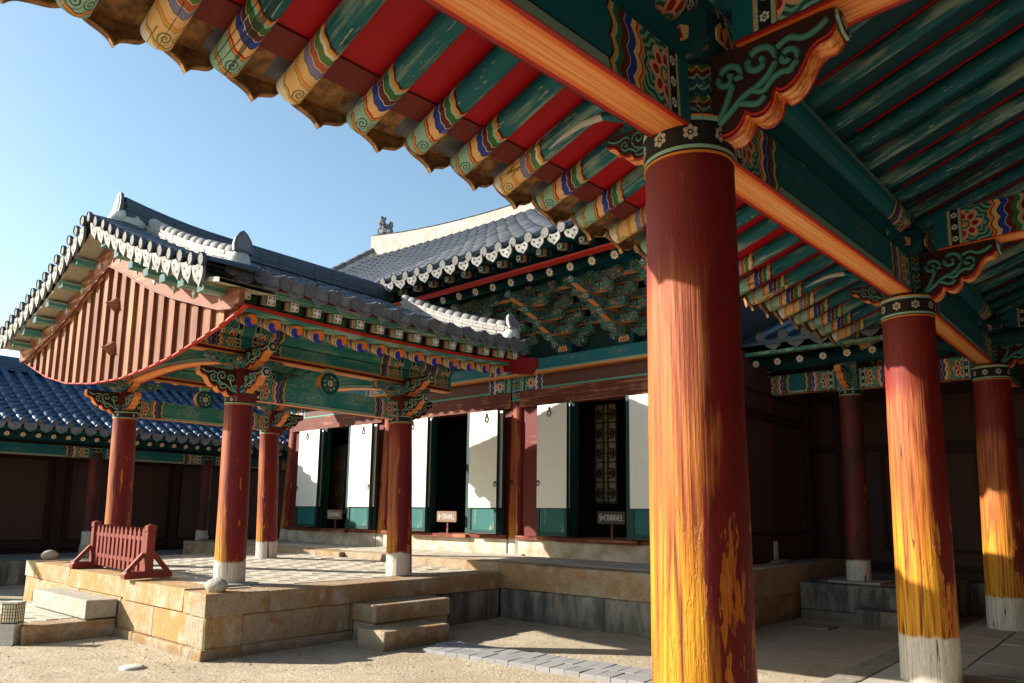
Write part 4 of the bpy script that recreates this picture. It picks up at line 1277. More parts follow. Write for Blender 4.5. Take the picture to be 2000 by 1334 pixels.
def build_pavilion():
    t = thing('pavilion', 'painted pavilion with four red columns and a red boarded gable', 'pavilion', (XR, 5.3, .6))
    cols = [((-7.76, 4.22, .60), (-7.68, 4.15, 2.556)), ((-7.50, 6.40, .60), (-7.625, 6.45, 2.56)),
            ((-10.98, 6.58, .64), (-10.89, 6.45, 2.631)), ((-10.90, 4.24, .64), (-10.763, 4.15, 2.629))]
    for b, p in cols:
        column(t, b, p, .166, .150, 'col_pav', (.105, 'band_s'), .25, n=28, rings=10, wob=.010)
    # lower beams, joists, purlins on the two long sides
    Ly = PCY[1]-PCY[0]
    for sx, cx in ((1, PCX[1]), (-1, PCX[0])):
        zo = 0.0 if sx > 0 else .055
        dz = 0.0 if sx > 0 else .13
        mb = MB(); mb.beam(Ly-.12, .13, .245, 0, 1, 0)
        put('tie_beam', mb.mesh('tie_beam', ['beam_s', 'beam_bot']), t, (cx, (PCY[0]+PCY[1])/2, 2.62+zo))
        y0, y1 = 3.36, 7.30; L = y1-y0; ym = (y0+y1)/2
        mb = MB(); mb.box(-.075, -L/2, 0, .075, L/2, .012, 0); mb.box(-.055, -L/2, .012, .055, L/2, .05, 1); mb.box(-.075, -L/2, .05, .075, L/2, .062, 0)
        put('joist_moulding', mb.mesh('joist_moulding', ['orange', 'reddark']), t, (cx, ym, 3.10+dz))
        for k, (a, b) in enumerate(((y0, PCY[0]-.02), (PCY[0]-.02, PCY[1]), (PCY[1], y1))):
            mb = MB(); mb.beam(b-a, .13, .13, 0, 1, 0); put('joist', mb.mesh('joist', ['beam_s', 'beam_bot']), t, (cx, (a+b)/2, 3.163+dz))
            mb = MB(); n = 16; LL = b-a
            for i in range(n):
                a0, a1 = 2*pi*i/n, 2*pi*(i+1)/n
                for s0, s1 in ((-LL/2, 0), (0, LL/2)):
                    e0, e1 = LL/2-abs(s0), LL/2-abs(s1)
                    q = [(.115*math.cos(a0), s0, .115*math.sin(a0)), (.115*math.cos(a0), s1, .115*math.sin(a0)), (.115*math.cos(a1), s1, .115*math.sin(a1)), (.115*math.cos(a1), s0, .115*math.sin(a1))]
                    v0 = (i*2/n) % 1.0; v1 = v0+2/n
                    mb.add(q, [(3, 2, 1, 0)], 0, [[(e0, v1), (e1, v1), (e1, v0), (e0, v0)]], True)
            put('purlin', mb.mesh('purlin', ['beam_s']), t, (cx, (a+b)/2, 3.163+.245+dz))
        # painted drum at mid span
        def drum():
            mb = MB(); mb.cyl((-.05, 0, 0), (.05, 0, 0), .135, .135, 20, 0, 1, 1); mb.cyl((.05, 0, 0), (.056, 0, 0), .112, .112, 20, 2, None, 2); mb.cyl((.056, 0, 0), (.060, 0, 0), .05, .05, 12, 3, None, 3)
            mb.box(-.04, -.06, .13, .05, .06, .18, 4)
            for k in range(9):
                a = 2*pi*k/9; mb.cyl((.056, .078*math.cos(a), .078*math.sin(a)), (.061, .078*math.cos(a), .078*math.sin(a)), .017, .015, 7, 4, None, 4 if k % 3 else 5)
            return mb.mesh('painted_drum', ['orange', 'teal_dark', 'teal', 'flower', 'cel', 'red'])
        put('painted_drum', shared('drum', drum), t, frame((cx+.02, 5.25, 2.945+zo*1.6), (1, 0, 0)))
    # capitals, carved arms
    wmE, scE = shared('pw', lambda: wing_mesh(.38, .22, .09, ('drk_red', 'orange', 'cel', 'teal')))
    wmS, scS = shared('ps', lambda: wing_mesh(.42, .28, .10, ('drk_red', 'orange', 'cel', 'teal')))
    for cx in PCX:
        for cy in PCY:
            sx = 1 if cx > XR else -1; sy = 1 if cy > 5 else -1
            zo = 0.0 if sx > 0 else .06
            mb = MB(); mb.box(-.115, -.115, -.06, .115, .115, .30)
            put('column_head', mb.mesh('column_head', ['reddark']), t, (cx, cy, 2.64+zo))
            mb = MB(); mb.lathe([(.155, 0), (.155, .02), (.158, .07), (.15, .09)], 8, 0, phase=pi/8)
            put('head_ring', mb.mesh('head_ring', ['neck']), t, (cx, cy, 2.665+zo))
            mb = MB(); mb.lathe([(.13, 0), (.235, .07), (.24, .13)], 4, 0, phase=pi/4, smooth=False)
            put('capital', mb.mesh('capital', ['bracket']), t, (cx, cy, 2.94+zo))
            for lvl, (zz, sc_) in enumerate(((2.69, 1.0), (2.95, 1.25))):
                T = frame((cx+sx*.09, cy, zz+zo), (sx, 0, 0)) @ Matrix.Diagonal((sc_, 1, 1, 1))
                w_ = put('wing_bracket', wmE, t, T); put('scroll_relief', scE, w_, T)
                put('blossom_plate', hex_plate(.062), w_, frame((cx+sx*(.09+.385*sc_), cy, zz+zo+.185), (sx, 0, .1)))
                T = frame((cx-sx*.09, cy, zz+zo), (-sx, 0, 0)) @ Matrix.Diagonal((.8, 1, 1, 1))
                w_ = put('wing_bracket', wmE, t, T); put('scroll_relief', scE, w_, T)
            T = frame((cx, cy+sy*.10, 2.645+zo), (0, sy, 0))
            w_ = put('beam_end_carving', wmS, t, T); put('scroll_relief', scS, w_, T)
            # boat arms under the joist
            for zz, ln in ((3.0, .46),):
                pts = [(-ln, .10), (-ln, .055), (-ln*.8, .012), (-ln*.5, -.012), (ln*.5, -.012), (ln*.8, .012), (ln, .055), (ln, .10)]
                mb = MB(); mb.prism(pts, -.05, .05, 0, lambda nx, nz: 1 if nz < -.2 else 0)
                put('boat_arm', mb.mesh('boat_arm', ['bracket', 'orange']), t, frame((cx, cy, zz+zo), (0, 1, 0)))
            for dy in (-.36, .36):
                mb = MB(); mb.lathe([(.05, 0), (.075, .03), (.075, .055)], 4, 0, phase=pi/4, smooth=False)
                put('small_block', mb.mesh('small_block', ['bracket']), t, (cx, cy+dy, 3.06+zo))
    # curved cross beams
    for cy in PCY:
        L = PCX[1]-PCX[0]-.1
        mb = MB(); mb.beam(L, .24, .30, 0, 1, 0, .12, 12)
        T = Matrix.Translation((XR-.02, cy, 3.06)) @ Matrix.Rotation(.025, 4, 'Y') @ Matrix.Rotation(-pi/2, 4, 'Z')
        put('cross_beam', mb.mesh('cross_beam', ['beam_s', 'beam_bot']), t, T)
        mb = MB(); mb.lathe([(.14, 0), (.18, .10), (.12, .14), (.10, .62)], 8, 0)
        put('king_post', mb.mesh('king_post', ['bracket']), t, (XR, cy, 3.42))
    mb = MB(); mb.cyl((0, -1.95, 0), (0, 1.95, 0), .11, .11, 14, 0, 0, 0); put('ridge_purlin', mb.mesh('ridge_purlin', ['teal_light']), t, (XR, 5.33, 4.22))
    # --- rafters with taegeuk ends
    def raf():
        mb = MB(); r = .068
        mb.cyl((0, 0, 0), (2.75, 0, 0), r, r, 14, 0, None, None, True, 4)
        # taegeuk: upper orange comma, lower blue comma, flat on the round end
        n = 14; k = .97
        # strips between curve and rim, as quads
        m_ = 24
        ys = [-r*k+2*r*k*i/m_ for i in range(m_+1)]
        def cz(y):
            q = abs(y)/(r*k); b = r*k*math.sqrt(max(0, .25-(q-.5)**2))
            return -b if y < 0 else b
        for i in range(m_):
            a, b = ys[i], ys[i+1]
            za, zb = math.sqrt(max(0, (r*k)**2-a*a)), math.sqrt(max(0, (r*k)**2-b*b))
            mb.add([(-.001, a, cz(a)), (-.001, b, cz(b)), (-.001, b, zb), (-.001, a, za)], [(0, 1, 2, 3)], 1)
            mb.add([(-.001, a, -za), (-.001, b, -zb), (-.001, b, cz(b)), (-.001, a, cz(a))], [(0, 1, 2, 3)], 2)
        return mb.mesh('rafter', ['raft_cream', 'tg_org', 'tg_blue'])
    rme = shared('prafter', raf)
    ysE = [3.36, 3.625, 3.885, 4.145, 4.405, 4.70, 4.975, 5.247, 5.52, 5.81, 6.10, 6.385, 6.70, 6.99, 7.267]
    def tgz(y): return 3.222+eave_lift(y)*1.25
    for sx in (1, -1):
        for y in ysE:
            zz = tgz(y)+(0 if sx > 0 else .20)
            put('rafter', rme, t, frame((XR+sx*2.60, y, zz), (-sx, 0, .43 if sx > 0 else .36)))
    def fly():
        mb = MB(); h = .043
        mb.box(0, -h, -h, .8, h, h, 0); mb.add([(-.001, -h, -h), (-.001, h, -h), (-.001, h, h), (-.001, -h, h)], [(3, 2, 1, 0)], 1, [[(0, 1), (1, 1), (1, 0), (0, 0)]])
        mb.add([(-.002, -h*.62, 0), (-.002, 0, -h*.62), (-.002, h*.62, 0), (-.002, 0, h*.62)], [(3, 2, 1, 0)], 2)
        return mb.mesh('flying_rafter', ['sq_raft', 'sq_end', 'white'])
    fme = shared('pfly', fly)
    for sx in (1, -1):
        for y in ysE[0:]:
            zz = tgz(y)+.185+(0 if sx > 0 else .22)
            put('flying_rafter', fme, t, frame((XR+sx*2.79, y+.10, zz), (-sx, 0, .20)))
    # layered boards along the eave (curved with it)
    for sx in (1, -1):
        zo = 0 if sx > 0 else .20
        def strip(name, x0, x1, dz0, dz1, mat, sl=0.0):
            mb = MB(); ys_ = [3.30+i*(7.42-3.30)/12 for i in range(13)]; vs = []
            for y in ys_:
                for x_, z_ in ((x0, dz0), (x1, dz0+sl*(x0-x1)), (x1, dz1+sl*(x0-x1)), (x0, dz1)): vs.append((XR+sx*x_, y, tgz(y)+zo+z_))
            fs = [(4*i+k, 4*i+(k+1) % 4, 4*i+4+(k+1) % 4, 4*i+4+k) for i in range(12) for k in range(4)]+[(0, 1, 2, 3), (51, 50, 49, 48)]
            mb.add(vs, fs); put(name, mb.mesh(name, [mat], True), t)
        strip('eave_strip', 2.645, 2.52, .075, .108, 'teal_light')
        strip('red_eave_strip', 2.66, 2.50, .110, .140, 'redline')
        strip('soffit_board', 2.64, 1.0, .086, .098, 'teal_light', .40)
        strip('upper_soffit_board', 2.82, 2.10, .232, .244, 'teal_light', .20)
        strip('rafter_fascia', 2.55, 2.53, .14, .265, 'teal_light')
        strip('upper_eave_strip', 2.85, 2.76, .245, .285, 'teal_light')
        strip('tile_batten', 2.87, 2.70, .288, .335, 'reddark')
        strip('ceiling_boards', 1.02, 0.02, .735, .75, 'teal_light', .42)
    # --- gable: bargeboards, battens, hanging boards
    YG = 3.27
    lowE = [(0, 4.245), (.55, 4.02), (1.15, 3.75), (1.75, 3.53), (2.36, 3.35), (2.75, 3.235), (3.02, 3.20)]
    upE = [(0, 4.62), (.55, 4.33), (1.1, 4.03), (1.75, 3.76), (2.32, 3.585), (2.75, 3.45), (3.12, 3.37)]
    for sx in (1, -1):
        k = 0 if sx > 0 else .085
        up = [(XR+sx*d, z+k*d) for d, z in upE]; lo = [(XR+sx*d, z+k*d) for d, z in lowE]
        tip = [(XR+sx*3.10, lo[-1][1]+.03), (XR+sx*3.04, lo[-1][1]+.04)]
        mb = MB(); mb.prism(up+tip+lo[::-1], YG-.055, YG-.005, 0, 0)
        bb = put('bargeboard', mb.mesh('bargeboard', ['bargeboard'], True), t)
        mb = MB()
        for a, b in zip(lo, lo[1:]): mb.bar((a[0], YG-.058, a[1]), (b[0], YG-.058, b[1]), .02, .012, 0)
        put('edge_line', mb.mesh('edge_line', ['reddark']), bb)
        for d in (.30, .82, 1.30, 1.78, 2.24):
            z = (interp(d, lowE)+interp(d, upE))/2+k*d-.01
            mb = MB(); mb.prism([(-.035, 0), (0, -.055), (.035, 0), (0, .055)], -.012, 0, 0); put('nail_cover', mb.mesh('nail_cover', ['mortar'], True), bb, (XR+sx*d, YG-.055, z))
    bot = [(-12.32, 3.50), (-11.94, 3.38), (-11.24, 3.153), (-10.42, 2.976), (-9.55, 2.883), (-8.72, 2.854), (-8.0, 2.89), (-7.41, 2.951), (-6.79, 3.054), (-6.5, 3.108), (-6.05, 3.226)]
    def gtop(x):
        d = abs(x-XR); return interp(d, lowE)+(0.085*d if x < XR else 0)
    x = -12.22; wd = .262; i = 0
    while x < -6.2:
        x1 = min(x+wd-.004, -6.12)
        p = [(x, interp(x, bot)), (x1, interp(x1, bot)), (x1, max(gtop(x1)+.05, interp(x1, bot)+.02)), (x, max(gtop(x)+.05, interp(x, bot)+.02))]
        if x < XR < x1: p.insert(3, (XR, gtop(XR)+.05))
        xc, zc = (x+x1)/2, p[0][1]
        mb = MB(); mb.prism([(a-xc, b-zc) for a, b in p], -.012, .012, 0)
        put('gable_board', mb.mesh('gable_board', ['gable'], True), t, (xc, YG+.03, zc))
        # batten over the joint
        xb = x
        if -12.15 < xb < -6.2:
            a, b = xb-.052, xb+.052
            p = [(a, interp(a, bot)-.005), (b, interp(b, bot)-.005), (b, max(gtop(b)+.03, interp(b, bot)+.03)), (a, max(gtop(a)+.03, interp(a, bot)+.03))]
            mb = MB(); mb.prism([(q-xb, r-zc) for q, r in p], -.035, .0, 0)
            put('batten', mb.mesh('batten', ['gable'], True), t, (xb, YG+.017, zc))
        x += wd; i += 1
    mb = MB()
    for a, b in zip(bot, bot[1:]): mb.bar((a[0], YG+.01, a[1]-.006), (b[0], YG+.01, b[1]-.006), .04, .014, 0)
    put('edge_line', mb.mesh('edge_line', ['redline']), t)
    for zc in (3.74, 3.22):
        mb = MB(); mb.lathe([(.075, 0), (.085, .03), (.06, .07), (.025, .10), (.0, .15)], 10, 0)
        put('purlin_boss', mb.mesh('purlin_boss', ['gable']), t, Matrix.Translation((-8.97, YG+.0, zc)) @ Matrix.Rotation(pi/2, 4, 'X'))
    # north bargeboard
    lo2 = [(XR+d, z+.03) for d, z in lowE]; up2 = [(XR+d, z+.06) for d, z in upE]
    mb = MB(); mb.prism(up2+[(XR+3.12, 3.33)]+lo2[::-1], 7.40, 7.45, 0, 0); put('bargeboard', mb.mesh('bargeboard', ['eave_red'], True), t)
    # blocks under the verge and projecting beam ends on the dark slope
    for sx in (1, -1):
        for d in ([.35+.41*i for i in range(7)] if sx > 0 else [.5+.44*i for i in range(6)]):
            z = interp(d, upE)+(0.085*d if sx < 0 else 0)
            mb = MB(); mb.box(-.06, -.25, -.085, .06, .10, -.01, 0); mb.box(-.055, -.251, -.08, .055, -.250, -.015, 1)
            put('verge_rafter', mb.mesh('verge_rafter', ['teal_light', 'sq_end_dark']), t, Matrix.Translation((XR+sx*d, YG-.02, z+.0)))
        vs = []
        for i in range(9):
            d = 3.15*i/8; x = XR+sx*d; z = interp(d, upE)+(0.085*d if sx < 0 else 0)+.0
            vs += [(x, YG-.27, z+.01), (x, YG+.3, z+.01), (x, YG+.3, z+.05), (x, YG-.27, z+.05)]
        mb = MB(); mb.add(vs, [(4*i+k, 4*i+(k+1) % 4, 4*i+4+(k+1) % 4, 4*i+4+k) for i in range(8) for k in range(4)])
        put('verge_board', mb.mesh('verge_board', ['verge_pale'], True), t)
    # --- roof: beds and tile rows
    spacing = .278; ny = 15
    for sx in (1, -1):
        courses = 13
        def prof(tt): x_ = 2.93-2.9*tt; return (x_, bed_z(XR+sx*x_, 5.6))
        mb = MB(); k = 4; rows = ny
        lines = []
        for c_ in range(courses):
            for e in (0, 1): lines.append(((c_+e)/courses, .016 if e == 0 else 0))
        vs = []
        yA = 3.22
        for tt, st in lines:
            x_ = XR+sx*(2.93-2.9*tt)
            for j in range(rows*k+1):
                y = yA+j*spacing/k; vs.append((x_, y, bed_z(x_, y)+st-.05*math.sin(pi*((j % k)/k))))
        m_ = rows*k+1
        mb.add(vs, [(a*m_+j, a*m_+j+1, (a+1)*m_+j+1, (a+1)*m_+j) for a in range(len(lines)-1) for j in range(m_-1)])
        put('concave_tile_bed', mb.mesh('concave_tile_bed', ['tile']), t, kind='stuff')
        for r_ in range(rows):
            y = yA+r_*spacing
            tile = me_tile('tile', .26, .062)
            n = 11
            for c_ in range(n):
                xa = XR+sx*(2.93-2.86*(c_+1)/n); xb = XR+sx*(2.93-2.86*c_/n)
                za, zb = bed_z(xa, y)+.012, bed_z(xb, y)+.012
                if sx > 0 or c_ < 2: put('convex_tile', tile, t, wob(frame((xa, y, za), (xb-xa, 0, zb-za))))
            x_ = XR+sx*2.95; zz = bed_z(x_, y)
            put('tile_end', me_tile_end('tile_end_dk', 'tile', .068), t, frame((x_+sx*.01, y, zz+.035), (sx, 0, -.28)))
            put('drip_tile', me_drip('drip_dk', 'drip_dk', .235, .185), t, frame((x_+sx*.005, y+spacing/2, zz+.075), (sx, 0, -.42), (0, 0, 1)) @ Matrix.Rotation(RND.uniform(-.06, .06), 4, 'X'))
    # --- verge tiles facing south
    for sx in (1, -1):
        n = 14 if sx > 0 else 16
        for i in range(n):
            d = .10+(2.88 if sx > 0 else 2.98)*i/(n-1); x = XR+sx*d; z = bed_z(x, 4.9)+.02
            put('tile_end', me_tile_end('tile_end', 'tile_navy', .062), t, wob(frame((x, 2.905, z+.045), (0, -1, -.12)), .05, .006))
            put('verge_tile', me_tile('tile_navy', .52, .062), t, wob(frame((x, 3.43, z+.05), (0, -1, -.04))))
            if i < n-1:
                xm = XR+sx*(d+.5*2.9/(n-1)); zm = bed_z(xm, 4.9)
                put('drip_tile', me_drip('drip', 'drip_dk', .195, .21, True), t, frame((xm, 2.925, zm+.028), (0, -1, -.10)) @ Matrix.Rotation(RND.uniform(-.05, .05)+sx*.12, 4, 'X'))
        vs = []
        for i in range(11):
            d = 3.0*i/10; x = XR+sx*d; z = bed_z(x, 4.9)
            vs += [(x, 2.93, z+.03), (x, 3.5, z+.05)]
        mb = MB(); mb.add(vs, [(2*i, 2*i+1, 2*i+3, 2*i+2) for i in range(10)]); put('verge_bed', mb.mesh('verge_bed', ['tile_navy']), t)
    # --- descending ridges: stacked tile courses topped by a round row
    def desc_ridge(y, sx, d0, d1, lift, zoff=0.0, top_r=.072):
        n = 13
        def zf(d):
            q = (d-d0)/(d1-d0); return bed_z(XR+sx*d, 4.9)+zoff+lift*(.55*q*q)
        for lay, (hh, ww, cnt) in enumerate(((.05, .13, 12), (.095, .115, 13), (.14, .11, 11), (.185, .10, 12))):
            for i in range(cnt):
                a = d0+(d1-d0)*i/cnt+(.03 if lay % 2 else 0); b = min(d0+(d1-d0)*(i+1)/cnt+(.03 if lay % 2 else 0), d1)
                za, zb = zf(a)+hh, zf(b)+hh
                mb = MB(); mb.bar((XR+sx*(a+.004), y, za), (XR+sx*(b-.004), y, zb), ww*2-.05+RND.uniform(-.008, .008), .036, 0)
                put('ridge_course_tile', mb.mesh('ridge_course_tile', ['tile_pale']), t)
        mb = MB()
        for i in range(10):
            a = d0+(d1-d0)*i/10; b = d0+(d1-d0)*(i+1)/10
            mb.bar((XR+sx*a, y, zf(a)+.08), (XR+sx*b, y, zf(b)+.08), .13, .22, 0)
        put('ridge_mortar', mb.mesh('ridge_mortar', ['mortar']), t)
        for i in range(n):
            a = d0+(d1-d0)*i/n; b = d0+(d1-d0)*(i+1)/n; L = (b-a)*1.02
            put('ridge_cap_tile', me_tile('tile_pale', round(L, 2), top_r), t, wob(frame((XR+sx*a, y, zf(a)+.205), (sx*(b-a), 0, zf(b)-zf(a))), .02, .004))
        return zf(d1)
    def finial(loc, xax, h=.30, w_=.13, mat='tile'):
        o = [(-w_, 0), (w_, 0), (w_*1.02, h*.30), (w_*.82, h*.60), (w_*.40, h*.88), (0, h), (-w_*.40, h*.88), (-w_*.82, h*.60), (-w_*1.02, h*.30)]
        mb = MB(); T = Matrix(((0, 1, 0, 0), (1, 0, 0, 0), (0, 0, 1, 0), (0, 0, 0, 1)))
        mb.prism(o, -.02, .02, 0, 0, T=T)
        i_ = [(x_*.72, z_*.78+h*.08) for x_, z_ in o]
        mb.prism(i_, .02, .027, 1, 1, T=T)
        return put('finial_tile', mb.mesh('finial_tile', [mat, 'tile_end_dk'], True), t, frame(loc, xax) @ Matrix.Rotation(-.12, 4, 'Y'))
    def lump(loc, r, sq=(1, 1, 1)):
        mb = MB(); prof = [(max(.001, math.sin(pi*i/7))*r, -math.cos(pi*i/7)*r) for i in range(8)]
        mb.lathe(prof, 10, 0); mb.v = [(x_*sq[0]+RND.uniform(-.006, .006), y_*sq[1]+RND.uniform(-.006, .006), z_*sq[2]) for x_, y_, z_ in mb.v]
        put('mortar_lump', mb.mesh('mortar_lump', ['mortar']), t, loc)
    ze = desc_ridge(3.62, 1, .12, 2.28, .10)
    finial((XR+2.36, 3.62, ze+.19), (1, 0, 0), .24, .105)
    lump((XR+2.30, 3.62, ze+.10), .13, (.8, .9, 1)); lump((XR+2.36, 3.62, ze-.0), .11, (1, 1.2, .8))
    desc_ridge(3.62, -1, .12, 2.4, .10)
    ze = desc_ridge(7.33, 1, .5, 2.68, .17, .02)
    finial((XR+2.80, 7.33, ze+.14), (1, 0, .3), .26, .11, 'tile_pale')
    lump((XR+2.74, 7.33, ze+.06), .115)
    # --- main ridge along y
    y0, y1 = 3.30, 7.4
    def rz(y): return 4.74+.12*max(0, (4.6-y)/1.3)**2
    for lay, (hh, ww) in enumerate(((.03, .13), (.07, .12), (.11, .12), (.15, .115), (.19, .11))):
        mb = MB(); n = 14
        for i in range(n):
            a, b = y0+(y1-y0)*i/n, y0+(y1-y0)*(i+1)/n
            mb.bar((XR, a+.003, rz(a)+hh), (XR, b-.003, rz(b)+hh), ww*2, .034, 0)
        put('ridge_course', mb.mesh('ridge_course', ['tile_navy']), t)
    mb = MB()
    for i in range(12):
        a, b = y0+(y1-y0)*i/12, y0+(y1-y0)*(i+1)/12
        mb.bar((XR, a, rz(a)+.08), (XR, b, rz(b)+.08), .20, .24, 0)
    put('ridge_mortar', mb.mesh('ridge_mortar', ['tile_navy']), t)
    n = 15
    for i in range(n):
        a, b = y0+(y1-y0)*i/n, y0+(y1-y0)*(i+1)/n
        put('ridge_cap_tile', me_tile('tile_navy', round((b-a)*1.02, 2), .08), t, frame((XR, b, rz(b)+.205), (0, a-b, rz(a)-rz(b))))
    finial((XR-.02, 3.24, 4.93), (0, -1, 0), .27, .115, 'tile')
    lump((XR, 3.27, 4.87), .13, (1, .8, .8)); lump((XR, 3.22, 4.80), .12, (1.1, .8, .7)); lump((XR+.02, 3.42, 4.82), .14, (.95, 1.3, 1.0))
    return t
M['verge_pale'] = m_flat('pale_verge_board', (.42, .39, .28, 1), .7)
M['bracket'] = None
def m_bracket():
    """small carved members: teal with celadon, red and gold painted figures"""
    g = G('bracket_dancheong'); x, y, z = g.obj(); r = g.rnd()
    v = g.vec(x+r*7, y, z)
    d = g.vor(v, 13.0, 'DISTANCE_TO_EDGE')
    f = g.vor(v, 13.0)
    c = g.mix(d.lt(0.10), C['teal'], C['cel'])
    c = g.mix(d.lt(0.045), c, C['blk'])
    c = g.mix(f.lt(0.30), c, (0.42, 0.16, 0.06, 1))
    c = g.mix(f.lt(0.16), c, C['cream'])
    n = g.noise(v, 9, 4)
    c = g.mix(n.sstep(.5, .68)*0.6, c, C['tealD'])
    return g.end(c, 0.7, n, 0.2, 0.004)
M['bracket'] = m_bracket()
def m_raft_cream():
    """pavilion rafter: ribbon bands behind the end, then plain pale teal"""
    g = G('pavilion_rafter_paint'); x, y, z = g.obj(); th = y.atan2(z)
    u = x+(th*3).cos()*.006
    W = C
    c = g.ramp(u*2.5, [(0, W['org']), (.012*2.5, W['cream']), (.03*2.5, W['grn']), (.05*2.5, W['wht']), (.058*2.5, W['org']), (.085*2.5, W['cream']), (.105*2.5, W['vio']), (.13*2.5, W['red']), (.15*2.5, W['blk']), (.158*2.5, W['cel']), (.18*2.5, W['yel']), (.20*2.5, W['blk']), (.215*2.5, (.09, .26, .19, 1))], True)
    gr = grain(g, x, y, z, 'x')
    c = g.mix(gr.sstep(.55, .66)*.6*u.gt(.22), c, (.36, .45, .31, 1))
    return g.end(c, .65, gr, .2, .004)
M['raft_cream'] = m_raft_cream()
build_pavilion()

# ---------------------------------------------------------------- the hall
HX = [-15.2, -11.73, -8.255, -4.78]
HYC = 9.65
def hq(x): return ((-9.75-x)/5.75)
def hbed(x, t):
    """roof surface: t=0 at the eave (y 7.25), 1 at the ridge (y 12)"""
    return 4.985+.045*hq(x)**2*(1-t)+(3.02+.17*hq(x)**2)*(.90*t+.10*t*t)
def hy(t): return 7.25+4.75*t

M['beam_brown'] = None
def m_beam_brown():
    g = G('brown_beam_dancheong'); u, v, _ = g.uv(); ox, oy, oz = g.obj()
    W = C; v2 = v*2-1
    sc = (v2.abs()*4.2).sin().abs()*.03
    uu = u+sc
    st = [(0, (.10, .25, .18, 1)), (.08, W['cel']), (.10, W['blk']), (.15, W['cel']), (.165, W['tealD']), (.36, W['cream']), (.41, W['blue']), (.46, W['drk']), (.50, W['cel']), (.52, W['blk']), (.53, (.10, .036, .024, 1))]
    c = g.ramp(uu, st, True)
    lu, lv = u-.25, v2*.11
    r = (lu*lu+lv*lv).sqrt(); a = lv.atan2(lu)
    c = g.mix(r.lt(.10)*((r*170.0).sin()+(a*9).sin()).gt(0)*u.lt(.35), c, (.18, .42, .32, 1))
    c = g.mix(r.lt((a*8).cos()*.02+.06), c, W['pink'])
    c = g.mix(r.lt(.03), c, W['red'])
    e = v.lt(.13)*uu.gt(.53)
    c = g.mix(e, c, (.10, .28, .20, 1))
    n = grain(g, ox, oy, oz, 'y'); n2 = grain(g, ox, oy, oz, 'x')
    c = g.mix(n.mx(n2).sstep(.60, .75)*.4*uu.gt(.53)*v.gt(.13), c, (.26, .13, .08, 1))
    return g.end(c, .65, n, .2, .004)
M['beam_brown'] = m_beam_brown()

def ring_mesh():
    def f():
        mb = MB()
        mb.tube([(.035*math.sin(2*pi*i/14), -.008, -.085-.05*math.cos(2*pi*i/14)) for i in range(15)], .008, 5)
        mb.tube([(0, -.008, 0), (.008, -.012, -.03), (-.004, -.012, -.045)], .010, 5)
        mb.cyl((0, 0, 0), (0, -.012, 0), .02, .02, 8, 0, None, 0)
        return mb.mesh('hanging_loop', ['black'])
    return shared('loop', f)
def pull_mesh():
    def f():
        mb = MB()
        mb.tube([(.030*math.sin(2*pi*i/12), -.012, -.035-.035*math.cos(2*pi*i/12)) for i in range(13)], .007, 5)
        mb.cyl((0, 0, 0), (0, -.014, 0), .018, .014, 8, 0, None, 0)
        return mb.mesh('ring_pull', ['black'])
    return shared('pull', f)

